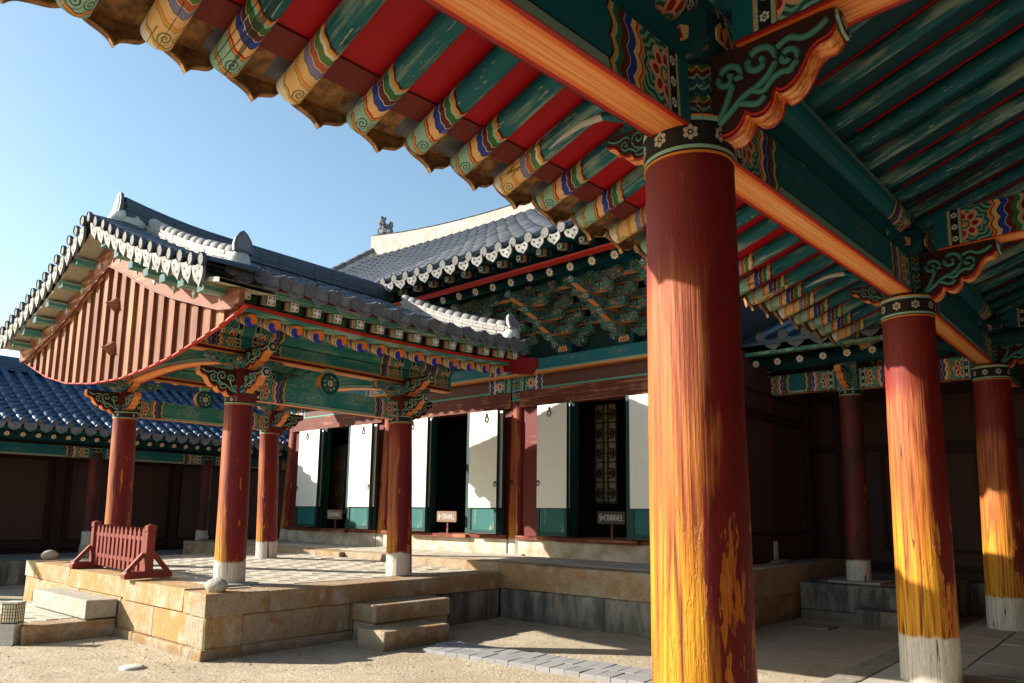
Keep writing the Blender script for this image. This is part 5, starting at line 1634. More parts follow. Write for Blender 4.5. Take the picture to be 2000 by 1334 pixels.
def build_hall():
    t = thing('main_hall', 'large shrine hall with white papered doors folded back and dense painted brackets', 'hall', (-9.75, 10.5, .73))
    # columns
    for i, x in enumerate(HX):
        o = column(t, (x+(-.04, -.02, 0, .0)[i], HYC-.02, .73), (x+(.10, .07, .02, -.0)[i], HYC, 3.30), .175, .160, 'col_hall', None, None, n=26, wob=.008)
        mb = MB(); mb.cyl((0, 0, 0), (0, 0, .42), .168, .165, 24, 0, 0, 0)
        put('painted_band', mb.mesh('painted_band', ['neck']), o, (x+(.10, .07, .02, 0)[i], HYC, 3.30))
        if i in (1, 2): put('iron_ring', pull_mesh(), o, (x-.02, HYC-.185, 1.95))
        put_stone(t, (x-.27, HYC-.26, .60, x+.27, HYC+.2, .745), 'stone_g', 'plinth', .02, .02)
    # wall below the doors
    for a, b in zip(HX, HX[1:]):
        put_stone(t, (a+.12, 9.47, .70, b-.12, 9.9, .985), 'plaster_low', 'plaster_base', .02, .012)
        mb = MB(); mb.box(a+.1, 9.43, .985, b-.1, 9.8, 1.045); put('sill', mb.mesh('sill', ['lintel']), t)
        xc = (a+b)/2
        mb = MB(); mb.box(xc-.75, 9.36, .975, xc+.75, 9.428, 1.035); put('threshold', mb.mesh('threshold', ['lintel']), t)
        mb = MB(); mb.box(a+.1, 9.50, 3.20, b-.1, 9.75, 3.47); put('lintel', mb.mesh('lintel', ['lintel']), t)
    op = ((-13.72, -12.83), (-10.33, -9.32), (-7.03, -5.97))
    for (a, b), (x0, x1) in zip(zip(HX, HX[1:]), op):
        for p, q in ((a+.1, x0), (x1, b-.1)):
            mb = MB(); mb.box(p, 9.56, 1.045, q, 9.615, 3.20); put('wall_panel', mb.mesh('wall_panel', ['reddark']), t)
        for x_, s in ((x0, 1), (x1, -1)):
            mb = MB(); mb.box(x_-.05, 9.48, 1.045, x_+.05, 9.60, 3.20); put('jamb', mb.mesh('jamb', ['door_green']), t)
    # upper beams
    for a, b in zip(HX, HX[1:]):
        L = b-a-.20; Tm = Matrix.Rotation(-pi/2, 4, 'Z')
        mb = MB(); mb.beam(L, .20, .245, 0, 1, 0)
        put('tie_beam', mb.mesh('tie_beam', ['beam_brown', 'beam_bot']), t, Matrix.Translation(((a+b)/2, 9.60, 3.475)) @ Tm)
        mb = MB(); mb.beam(b-a-.004, .34, .215, 0, 1, 0)
        put('plate_beam', mb.mesh('plate_beam', ['beam_xs', 'orange']), t, Matrix.Translation(((a+b)/2, 9.55, 3.75)) @ Tm)
        mb = MB(); mb.box(a, 9.365, 3.722, b-.004, 9.70, 3.748); put('orange_lip', mb.mesh('orange_lip', ['orange']), t)
    # back of the bracket zone
    mb = MB(); mb.box(HX[0], 9.58, 3.965, HX[3], 9.66, 5.2); put('bracket_wall', mb.mesh('bracket_wall', ['bracket_far']), t)
    # room
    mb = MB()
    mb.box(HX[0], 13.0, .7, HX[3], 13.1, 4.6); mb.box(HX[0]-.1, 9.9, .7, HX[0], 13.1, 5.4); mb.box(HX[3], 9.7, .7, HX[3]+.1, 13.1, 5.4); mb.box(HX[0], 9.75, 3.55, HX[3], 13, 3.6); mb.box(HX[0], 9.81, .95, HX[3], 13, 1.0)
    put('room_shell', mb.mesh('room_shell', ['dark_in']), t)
    # east side wall with framed panel, west side column
    mb = MB(); mb.box(HX[3]+.12, 10.1, .73, HX[3]+.2, 13.1, 3.9); sw = put('side_wall', mb.mesh('side_wall', ['wall_dark']), t)
    for z0, z1 in ((1.15, 2.9), (3.0, 3.3)):
        mb = MB(); X0 = HX[3]+.205
        for a, b in (((X0, 10.4, z0), (X0, 12.7, z0)), ((X0, 10.4, z1), (X0, 12.7, z1)), ((X0, 10.4, z0), (X0, 10.4, z1)), ((X0, 12.7, z0), (X0, 12.7, z1))): mb.bar(a, b, .05, .05)
        put('panel_frame', mb.mesh('panel_frame', ['wall_frame']), sw)
    column(t, (-4.7, 11.45, .73), (-4.7, 11.45, 3.6), .15, .14, 'col_dark', (.09, 'band_s'), .24)
    # inner lattice doors
    def lattice(x0, x1, z0, z1, y, pat):
        mb = MB(); mb.box(x0, y+.02, z0, x1, y+.03, z1); sh = put('lattice_screen', mb.mesh('lattice_screen', ['lattice_paper']), t)
        mb = MB(); w_ = .022
        def H(z, a=x0, b=x1): mb.box(a, y-.012, z-w_/2, b, y+.018, z+w_/2)
        def V(x, a=z0, b=z1): mb.box(x-w_/2, y-.014, a, x+w_/2, y+.016, b)
        if pat == 'fret':
            W_ = x1-x0; cx = (x0+x1)/2; n = 5; hh = (z1-z0)/n
            V(x0); V(x1); V(cx-.045); V(cx+.045)
            for i in range(n):
                za = z0+hh*i
                H(za+.02); H(za+hh*.5)
                for s in (-1, 1):
                    xa, xb = cx+s*.045, cx+s*W_*.36
                    H(za+hh*.28, min(xa, xb), max(xa, xb)); H(za+hh*.72, min(xa, xb), max(xa, xb)); V(xb, za+hh*.28, za+hh*.72)
                    H(za+hh*.40, min(cx+s*W_*.22, cx+s*W_*.5), max(cx+s*W_*.22, cx+s*W_*.5)); H(za+hh*.60, min(cx+s*W_*.22, cx+s*W_*.5), max(cx+s*W_*.22, cx+s*W_*.5)); V(cx+s*W_*.22, za+hh*.40, za+hh*.60)
            H(z1)
        else:
            for i in range(9): V(x0+(x1-x0)*i/8)
            hgt = z1-z0
            for a, b in ((0, .18), (.40, .60), (.82, 1.0)):
                k = 7
                for i in range(k): H(z0+hgt*(a+(b-a)*i/(k-1)))
        put('lattice_bars', mb.mesh('lattice_bars', ['lattice']), sh)
    lattice(-7.46, -7.02, 1.60, 3.32, 10.75, 'fret')
    lattice(-14.20, -13.60, 1.47, 2.80, 9.95, 'band')
    mb = MB(); mb.box(-14.28, 9.99, 1.35, -13.52, 10.03, 2.88); put('lattice_frame', mb.mesh('lattice_frame', ['lattice']), t)
    # folded door leaves
    k = 9.30/9.55
    def leaf(x0, x1, y, side, full=True):
        z0, z1 = 1.065, 3.15; w_ = x1-x0; st = .055
        mb = MB()
        mb.box(0, -.03, 0, st, .03, z1-z0, 0); mb.box(w_-st, -.03, 0, w_, .03, z1-z0, 0)
        mb.box(st, -.03, 0, w_-st, .03, .06, 0); mb.box(st, -.03, .42, w_-st, .03, .47, 0); mb.box(st, -.03, z1-z0-.05, w_-st, .03, z1-z0, 0)
        mb.box(.003, -.029, -.002, w_-.003, .029, .012, 1)
        o = put('door_leaf', mb.mesh('door_leaf', ['door_green', 'lintel']), t, (x0, y, z0))
        mb = MB(); mb.box(st, -.012, .06, w_-st, .012, .42, 0); put('lower_panel', mb.mesh('lower_panel', ['door_teal']), o, (x0, y, z0))
        mb = MB(); mb.box(0, -.004, .435, w_, .0, z1-z0, 0); put('paper_sheet', mb.mesh('paper_sheet', ['paper']), o, (x0, y-.031, z0))
        if full:
            put('hanging_loop', ring_mesh(), o, (x0+w_*(.42 if side < 0 else .62), y-.036, z1-.06))
            put('ring_pull', pull_mesh(), o, (x0+(.03 if side < 0 else w_-.03), y-.036, z0+.86))
        return o
    for a, b, s in ((-14.78, -14.00, -1), (-12.86, -12.16, 1), (-11.20, -10.47, -1), (-9.34, -8.67, 1), (-7.77, -7.16, -1), (-5.98, -5.32, 1)):
        leaf(a*k, b*k, 9.30, s); leaf(a*k+(.02 if s > 0 else -.02), b*k+(.02 if s > 0 else -.02), 9.415, s, False)
    # --- bracket sets
    def hexout(L, h):   # arm along local x, rounded ends
        return [(-L, h), (-L, h*.45), (-L*.86, h*.12), (-L*.70, 0), (L*.70, 0), (L*.86, h*.12), (L, h*.45), (L, h)]
    def arm_mesh(L, h=.13, d=.10):
        def f():
            mb = MB(); mb.prism(hexout(L, h), -d/2, d/2, 0, lambda nx, nz: 1 if nz < -.2 else 0); return mb.mesh('bracket_arm', ['bracket', 'orange'])
        return shared(('arm', L, h), f)
    def block():
        mb = MB(); mb.lathe([(.055, 0), (.085, .035), (.088, .075)], 4, 0, phase=pi/4, smooth=False)
        for q in range(4):
            a = q*pi/2; c_ = (.064*math.cos(a), .064*math.sin(a), .055)
        return mb.mesh('bearing_block', ['bracket'])
    def tongue_mesh(L):
        def f():
            h = .125
            pts = [(-.15, 0), (L*.62, 0), (L*.74, -.025), (L*.88, -.03), (L+.10, .025), (L+.16, .085), (L+.06, .105), (L*.9, .085), (L*.8, h*.95), (-.15, h)]
            mb = MB(); mb.prism(pts, -.045, .045, 0, lambda nx, nz: 1 if nz < -.15 else 0); return mb.mesh('bracket_tongue', ['bracket', 'orange'])
        return shared(('tongue', L), f)
    bl = shared('hblock', block)
    xs = []
    for a, b in zip(HX, HX[1:]):
        xs += [a, a+(b-a)/3, a+2*(b-a)/3]
    xs.append(HX[-1])
    for x in [v for v in xs if v > -12.5]:
        mb = MB(); mb.lathe([(.15, 0), (.235, .06), (.24, .14)], 4, 0, phase=pi/4, smooth=False)
        base = put('bracket_base', mb.mesh('bracket_base', ['teal_dark']), t, (x, 9.50, 3.967))
        put('petal_relief', shared('hpet', lambda: petal_relief_mesh()), base, Matrix.Translation((x, 9.325, 4.05)) @ Matrix.Rotation(-pi/2, 4, 'Z'))
        steps = ((9.50, 4.09), (9.20, 4.25), (8.88, 4.41), (8.50, 4.55))
        for i, (y, z) in enumerate(steps):
            if i < 4:
                put('bracket_tongue', tongue_mesh(round(9.50-y+.36, 2)), base, frame((x, 9.5, z+.01), (0, -1, 0)))
                put('blossom_plate', hex_plate(.048), base, frame((x, y-.36-.17, z+.085), (0, -1, .15)))
            for L, zz in ((.34, z), (.50, z+.16)):
                put('bracket_arm', arm_mesh(L), base, (x, y, zz))
                for s in (-1, 0, 1): put('bearing_block', bl, base, (x+s*(L-.07), y, zz+.115-.03))
    for y, z in ((9.50, 4.43), (9.20, 4.59), (8.90, 4.75)):
        mb = MB(); mb.box(-12.5, y-.04, z, HX[-1]+.6, y+.04, z+.12); put('bracket_rail', mb.mesh('bracket_rail', ['bracket']), t)
        mb = MB(); mb.box(-12.5, y-.042, z-.012, HX[-1]+.6, y+.042, z-.001); put('orange_lip', mb.mesh('orange_lip', ['orange']), t)
    for a, b in zip(HX, HX[1:]):
        mb = MB(); mb.beam(b-a, .12, .14, 0, 1, 0); put('eave_joist', mb.mesh('eave_joist', ['beam_xs', 'orange']), t, Matrix.Translation(((a+b)/2, 8.62, 4.78)) @ Matrix.Rotation(-pi/2, 4, 'Z'))
    mb = MB(); mb.beam(.9, .12, .14, 0, 1, 0); put('eave_joist', mb.mesh('eave_joist', ['beam_xs', 'orange']), t, Matrix.Translation((HX[3]+.45, 8.62, 4.78)) @ Matrix.Rotation(-pi/2, 4, 'Z'))
    mb = MB(); mb.cyl((HX[0], 8.62, 4.97), (HX[3]+.9, 8.62, 4.97), .07, .07, 14, 0, 0, 0); put('eave_purlin', mb.mesh('eave_purlin', ['teal']), t)
    # --- rafters
    def raf():
        mb = MB(); mb.cyl((0, 0, 0), (2.3, 0, 0), .068, .068, 14, 0, 1, None); return mb.mesh('rafter', ['hall_raft', 'flower'])
    def fly():
        mb = MB(); h = .045; mb.box(0, -h, -h, 1.0, h, h, 0)
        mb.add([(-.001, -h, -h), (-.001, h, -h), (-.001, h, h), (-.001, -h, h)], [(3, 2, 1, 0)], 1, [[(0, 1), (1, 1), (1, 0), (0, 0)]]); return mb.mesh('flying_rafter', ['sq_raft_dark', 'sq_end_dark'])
    rm, fm = shared('hraf', raf), shared('hfly', fly)
    x = -12.6
    def el(x): return .045*hq(x)**2
    while x < -4.0:
        put('rafter', rm, t, frame((x, 7.80, 4.715+el(x)), (0, 1, .46)))
        put('flying_rafter', fm, t, frame((x+.09, 7.44, 4.885+el(x)), (0, 1, .16)))
        x += .357
    for name, y0, y1, z0, z1, mat, sl in (('red_eave_strip', 7.60, 7.74, 4.775, 4.80, 'redline', 0), ('eave_strip', 7.66, 7.80, 4.802, 4.835, 'teal', 0), ('soffit_board', 7.70, 9.9, 4.79, 4.80, 'reddark', .46),
                                         ('upper_soffit_board', 7.40, 8.4, 4.935, 4.945, 'teal_dark', .16), ('upper_eave_strip', 7.38, 7.50, 4.946, 4.975, 'teal', 0), ('tile_batten', 7.36, 7.5, 4.977, 5.02, 'reddark', 0)):
        mb = MB(); xx = [-13+i*(9.2)/10 for i in range(11)]; vs = []
        for x in xx: vs += [(x, y0, z0+el(x)), (x, y1, z0+el(x)+sl*(y1-y0)), (x, y1, z1+el(x)+sl*(y1-y0)), (x, y0, z1+el(x))]
        mb.add(vs, [(4*i+k_, 4*i+(k_+1) % 4, 4*i+4+(k_+1) % 4, 4*i+4+k_) for i in range(10) for k_ in range(4)])
        put(name, mb.mesh(name, [mat], True), t)
    # --- roof
    spacing = .2755; x0 = -15.45; rows = 42; courses = 17
    mb = MB(); kk = 4; vs = []; lines = []
    for c_ in range(courses):
        for e in (0, 1): lines.append(((c_+e)/courses, .016 if e == 0 else 0))
    for tt, s_ in lines:
        for j in range(rows*kk+1):
            x = x0+j*spacing/kk; vs.append((x, hy(tt), hbed(x, tt)+s_-.055*math.sin(pi*((j % kk)/kk))))
    m_ = rows*kk+1
    mb.add(vs, [(a*m_+j, a*m_+j+1, (a+1)*m_+j+1, (a+1)*m_+j) for a in range(len(lines)-1) for j in range(m_-1)])
    put('concave_tile_bed', mb.mesh('concave_tile_bed', ['tile']), t, kind='stuff')
    rest = MB(); tile = me_tile('tile', .30, .078); cnt = 0
    order = sorted(range(rows+1), key=lambda r_: -r_)
    for r_ in order:
        x = x0+r_*spacing
        for c_ in range(16):
            ta, tb = (c_+1)/16*.985, c_/16*.985
            T = frame((x, hy(ta), hbed(x, ta)+.03), (0, hy(tb)-hy(ta), hbed(x, tb)-hbed(x, ta)))
            T = wob(T)
            if -9.7 < x < -4.9 and cnt < 300: put('convex_tile', tile, t, T); cnt += 1
            else: rest.add([T @ v.co for v in tile.vertices], [tuple(p.vertices) for p in tile.polygons], 0, None, False)
        if x > -12:
            put('tile_end', me_tile_end('tile_end', 'tile', .075), t, wob(frame((x, 7.215, hbed(x, 0)+.045), (0, -1, -.25)), .05, .006))
            put('drip_tile', me_drip('drip', 'drip_dk', .215, .135, True), t, wob(frame((x+spacing/2, 7.23, hbed(x, 0)-.012), (0, -1, -.38)), .05, .006))
    put('convex_tile_rows', rest.mesh('convex_tile_rows', ['tile'], True), t, kind='stuff')
    mb = MB(); vs = []
    for x in (-15.5, -12, -9.75, -7, -4.0):
        vs += [(x, 12.0, hbed(x, 1)), (x, 16.5, 5.1)]
    mb.add(vs, [(2*i, 2*i+1, 2*i+3, 2*i+2) for i in range(4)]); put('rear_slope', mb.mesh('rear_slope', ['tile']), t)
    mb = MB(); vs = []
    for i in range(9):
        tt = .5*i/8
        vs += [(-16.2+.7*(i/8)**1.3, hy(tt), hbed(-15.5, tt)), (-15.40, hy(tt), hbed(-15.5, tt)-.01)]
    mb.add(vs, [(2*i, 2*i+1, 2*i+3, 2*i+2) for i in range(8)]); put('hip_slope', mb.mesh('hip_slope', ['tile']), t)
    for i in range(2):
        x = -15.72-i*.27
        put('drip_tile', me_drip('drip', 'drip_dk', .235, .19, True), t, frame((x, 7.23, hbed(-15.5, 0)-.012), (0, -1, -.38)))
    # plastered ridge with a tile cap
    mb = MB(); n = 16; vs = []
    def rtop(x): return 8.27+.50*hq(x)**2
    for i in range(n+1):
        x = -15.55+i*(11.3)/n
        zb, zt = hbed(x, 1)-.12, rtop(x)
        vs += [(x, 11.86, zb), (x, 12.14, zb), (x, 12.11, zt), (x, 11.89, zt)]
    mb.add(vs, [(4*i+k_, 4*i+(k_+1) % 4, 4*i+4+(k_+1) % 4, 4*i+4+k_) for i in range(n) for k_ in range(4)]+[(0, 1, 2, 3), (4*n+3, 4*n+2, 4*n+1, 4*n)])
    put('plastered_ridge', mb.mesh('plastered_ridge', ['plaster'], True), t)
    for i in range(38):
        x = -15.55+i*.298
        put('ridge_cap_tile', me_tile('tile', .30, .13), t, frame((x, 12, rtop(x)+.0), (.298, 0, rtop(x+.298)-rtop(x))) @ Matrix.Diagonal((1, 1, .35, 1)))
    # verge ridge at the west end
    mb = MB(); vs = []; n = 10
    for i in range(n+1):
        tt = 1-.62*i/n; y, z = hy(tt), hbed(-15.5, tt)
        vs += [(-15.62, y, z-.1), (-15.36, y, z-.1), (-15.39, y, z+.20), (-15.59, y, z+.20)]
    mb.add(vs, [(4*i+k_, 4*i+(k_+1) % 4, 4*i+4+(k_+1) % 4, 4*i+4+k_) for i in range(n) for k_ in range(4)])
    put('verge_ridge', mb.mesh('verge_ridge', ['mortar'], True), t)
    for i in range(12):
        ta, tb = 1-.62*i/12, 1-.62*(i+1)/12
        put('ridge_cap_tile', me_tile('tile', .27, .12), t, frame((-15.49, hy(ta), hbed(-15.5, ta)+.20), (0, hy(tb)-hy(ta), hbed(-15.5, tb)-hbed(-15.5, ta))))
    # mortar where the pavilion ridge runs under the eave
    for loc, r in (((-9.72, 7.24, 5.0), .13), ((-9.55, 7.22, 5.0), .10)):
        mb = MB(); mb.lathe([(.02, -r), (r*.8, -r*.6), (r, 0), (r*.8, r*.6), (.02, r)], 10); put('mortar_lump', mb.mesh('mortar_lump', ['mortar']), t, loc)
    # beast on the ridge end
    mb = MB()
    def ball(c, r, sq=(1, 1, 1)):
        vs = []; n = 10
        o = MB(); o.lathe([(max(.002, math.sin(pi*i/6))*r, -math.cos(pi*i/6)*r) for i in range(7)], n)
        mb.add([(c[0]+p[0]*sq[0]+RND.uniform(-.012, .012), c[1]+p[1]*sq[1]+RND.uniform(-.012, .012), c[2]+p[2]*sq[2]+RND.uniform(-.01, .01)) for p in o.v], o.f, 0, None, False)
    ball((0, 0, .14), .16, (1.25, .9, .9)); ball((-.08, 0, .30), .12); ball((-.13, 0, .45), .10, (1, .9, 1)); ball((-.21, 0, .42), .055); ball((.14, 0, .20), .09, (1, 1, 1.3)); ball((.20, 0, .08), .09); ball((-.16, .07, .12), .06, (1, 1, 2)); ball((-.16, -.07, .12), .06, (1, 1, 2)); ball((-.08, .05, .54), .035); ball((-.08, -.05, .54), .035)
    for i in range(14): ball((RND.uniform(-.05, .22), RND.choice((-.12, .12, 0)), RND.uniform(.15, .36)), .035)
    put('ridge_beast', mb.mesh('ridge_beast', ['drip_dk']), t, (-15.12, 12.0, 8.70))
    return t
def petal_relief_mesh():
    mb = MB(); T = Matrix(((0, 1, 0, 0), (1, 0, 0, 0), (0, 0, 1, 0), (0, 0, 0, 1)))
    for yo, w_ in ((0, .035), (-.055, .03), (.055, .03)):
        mb.prism([(-w_+yo, -.05), (w_+yo, -.05), (w_*1.1+yo, .0), (yo, .05), (-w_*1.1+yo, .0)], -.003, .006, 0, T=T)
        mb.prism([(-w_*.4+yo, -.04), (w_*.4+yo, -.04), (yo, .015)], .006, .010, 1, T=T)
    return mb.mesh('petal_relief', ['cream', 'red'], recalc=True)
M['bracket_far'] = m_flat('bracket_wall_paint', (.012, .045, .045, 1), .7, .1, 'x', (.12, .05, .02, 1))
M['hall_raft'] = m_flat('hall_rafter_paint', (.008, .07, .065, 1), .65, .08, 'x')
build_hall()

# ---------------------------------------------------------------- west wing (left, blue-grey roof)
def build_west_wing():
    t = thing('wing_building', 'long low building on the left with a blue-sheened tiled roof and dim panelled wall', 'building', (-16.8, 7, 0))
    put_stone(t, (-19.5, .5, -.1, -16.35, 13.5, .36), 'stone_d', 'foundation', .02)
    for a, b in ((.5, 3), (3.01, 5.2), (5.21, 7.4), (7.41, 9.6), (9.61, 12)):
        put_stone(t, (-16.345, a, -.1, -15.98, b, .42), 'stone_d')
    pave(t, -18.2, -16.36, 2.5, 12.0, .425, .4, .4, 'paver_d', limit=120)
    ys = [1.2, 3.55, 5.95, 8.35, 10.75]
    for y in ys:
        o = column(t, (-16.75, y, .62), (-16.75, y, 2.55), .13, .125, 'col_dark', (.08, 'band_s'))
        mb = MB(); mb.lathe([(.17, 0), (.155, .10), (.145, .26)], 14); put('stone_foot', mb.mesh('stone_foot', ['stone_g']), o, (-16.75, y, .40))
    for a, b in zip(ys, ys[1:]):
        mb = MB(); mb.beam(b-a-.2, .16, .22, 0, 1, 0); put('tie_beam', mb.mesh('tie_beam', ['beam_xs', 'beam_bot']), t, (-16.75, (a+b)/2, 2.42))
    mb = MB(); mb.cyl((-16.75, .6, 2.80), (-16.75, 12, 2.80), .10, .10, 12, 0, 0, 0); put('purlin', mb.mesh('purlin', ['teal_dark']), t)
    mb = MB(); mb.box(-18.45, .5, .3, -18.3, 13, 3.2); wl = put('wall', mb.mesh('wall', ['wall_frame']), t)
    for (a, b), hi in (((1.5, 3.3), 0), ((3.75, 5.55), 0), ((6.05, 7.0), 0), ((7.2, 8.2), 0), ((8.5, 9.7), 0), ((9.9, 11), 0)):
        mb = MB(); mb.box(-18.30, a, .72, -18.262, b, 2.42, 0)
        p = put('wall_panel', mb.mesh('wall_panel', ['wall_dark']), wl)
    for y_ in (1.4, 3.52, 5.80, 7.10, 8.35, 9.8):
        mb = MB(); mb.box(-18.30, y_-.09, .4, -18.22, y_+.09, 3.1); put('wall_post', mb.mesh('wall_post', ['wall_frame']), wl)
    for z_ in (.60, 2.56):
        mb = MB(); mb.box(-18.30, .6, z_-.07, -18.235, 12.5, z_+.07); put('wall_rail', mb.mesh('wall_rail', ['wall_frame']), wl)
    for a, b in ((3.75, 5.55), (6.05, 7.0), (7.2, 8.2)):
        mb = MB(); x_ = -18.258
        for p, q in (((x_, a+.06, .8), (x_, b-.06, .8)), ((x_, a+.06, 2.34), (x_, b-.06, 2.34)), ((x_, a+.06, .8), (x_, a+.06, 2.34)), ((x_, b-.06, .8), (x_, b-.06, 2.34))): mb.bar(p, q, .018, .018)
        put('panel_moulding', mb.mesh('panel_moulding', ['brown']), wl)
    # rafters
    def raf():
        mb = MB(); mb.cyl((0, 0, 0), (2.2, 0, 0), .052, .052, 12, 0, 1, None); return mb.mesh('rafter', ['hall_raft', 'flower_small'])
    rm = shared('wraf', raf)
    y = 1.0
    while y < 12:
        put('rafter', rm, t, frame((-15.62, y, 2.715), (-1, 0, .42))); y += .252
    mb = MB(); vs = [(-15.55, .5, 2.775), (-15.55, 12.2, 2.775), (-18.4, 12.2, 3.97), (-18.4, .5, 3.97)]; mb.add(vs+[(a, b, c+.02) for a, b, c in vs], [(0, 1, 2, 3), (7, 6, 5, 4), (0, 4, 5, 1)]); put('soffit_board', mb.mesh('soffit_board', ['teal_dark']), t)
    mb = MB(); mb.box(-15.62, .5, 2.80, -15.50, 12.2, 2.845); put('eave_strip', mb.mesh('eave_strip', ['teal']), t)
    # roof
    def prof(tt): return -15.30-2.75*tt, 2.905+1.36*(.86*tt+.14*tt*tt)
    sp = .252; y0 = .9; rows = 45; courses = 14; kk = 4
    mb = MB(); vs = []; lines = [((c_+e)/courses, .022 if e == 0 else 0) for c_ in range(courses) for e in (0, 1)]
    for tt, s_ in lines:
        x, z = prof(tt)
        for j in range(rows*kk+1): vs.append((x, y0+j*sp/kk, z+s_-.05*math.sin(pi*((j % kk)/kk))))
    m_ = rows*kk+1
    mb.add(vs, [(a*m_+j, (a+1)*m_+j, (a+1)*m_+j+1, a*m_+j+1) for a in range(len(lines)-1) for j in range(m_-1)])
    put('concave_tile_bed', mb.mesh('concave_tile_bed', ['tile_shade_blue']), t, kind='stuff')
    tile = me_tile('tile_shade_blue', .30, .062); rest = MB(); cnt = 0
    for r_ in range(rows+1):
        y = y0+r_*sp
        for c_ in range(10):
            xa, za = prof((c_+1)/10*.985); xb, zb = prof(c_/10*.985)
            T = wob(frame((xa, y, za+.01), (xb-xa, 0, zb-za)))
            if 3.7 < y < 10.6 and cnt < 300: put('convex_tile', tile, t, T); cnt += 1
            else: rest.add([T @ v.co for v in tile.vertices], [tuple(p.vertices) for p in tile.polygons])
        if 3.3 < y < 11:
            x, z = prof(0)
            put('tile_end', me_tile_end('tile_end_dk', 'tile_shade_blue', .064), t, frame((x+.015, y, z+.03), (1, 0, -.3)))
            put('drip_tile', me_drip('drip_dk', 'drip_dk', .21, .15), t, frame((x+.005, y+sp/2, z-.02), (1, 0, -.4)))
    put('convex_tile_rows', rest.mesh('convex_tile_rows', ['tile_shade_blue'], True), t, kind='stuff')
    mb = MB(); vs = [(-18.05, .9, 4.26), (-18.05, 12.2, 4.26), (-20.8, 12.2, 2.9), (-20.8, .9, 2.9)]; mb.add(vs, [(0, 1, 2, 3)]); put('rear_slope', mb.mesh('rear_slope', ['tile_shade_blue']), t)
    for i in range(5):
        mb = MB(); mb.box(-18.05-.14+.008*i, .9, 4.22+.045*i, -18.05+.14-.008*i, 12.2, 4.255+.045*i); put('ridge_course', mb.mesh('ridge_course', ['tile_shade_blue']), t)
    for i in range(38): put('ridge_cap_tile', me_tile('tile_shade_blue', .31, .09), t, frame((-18.05, .9+.30*i, 4.44), (0, 1, 0)))
build_west_wing()

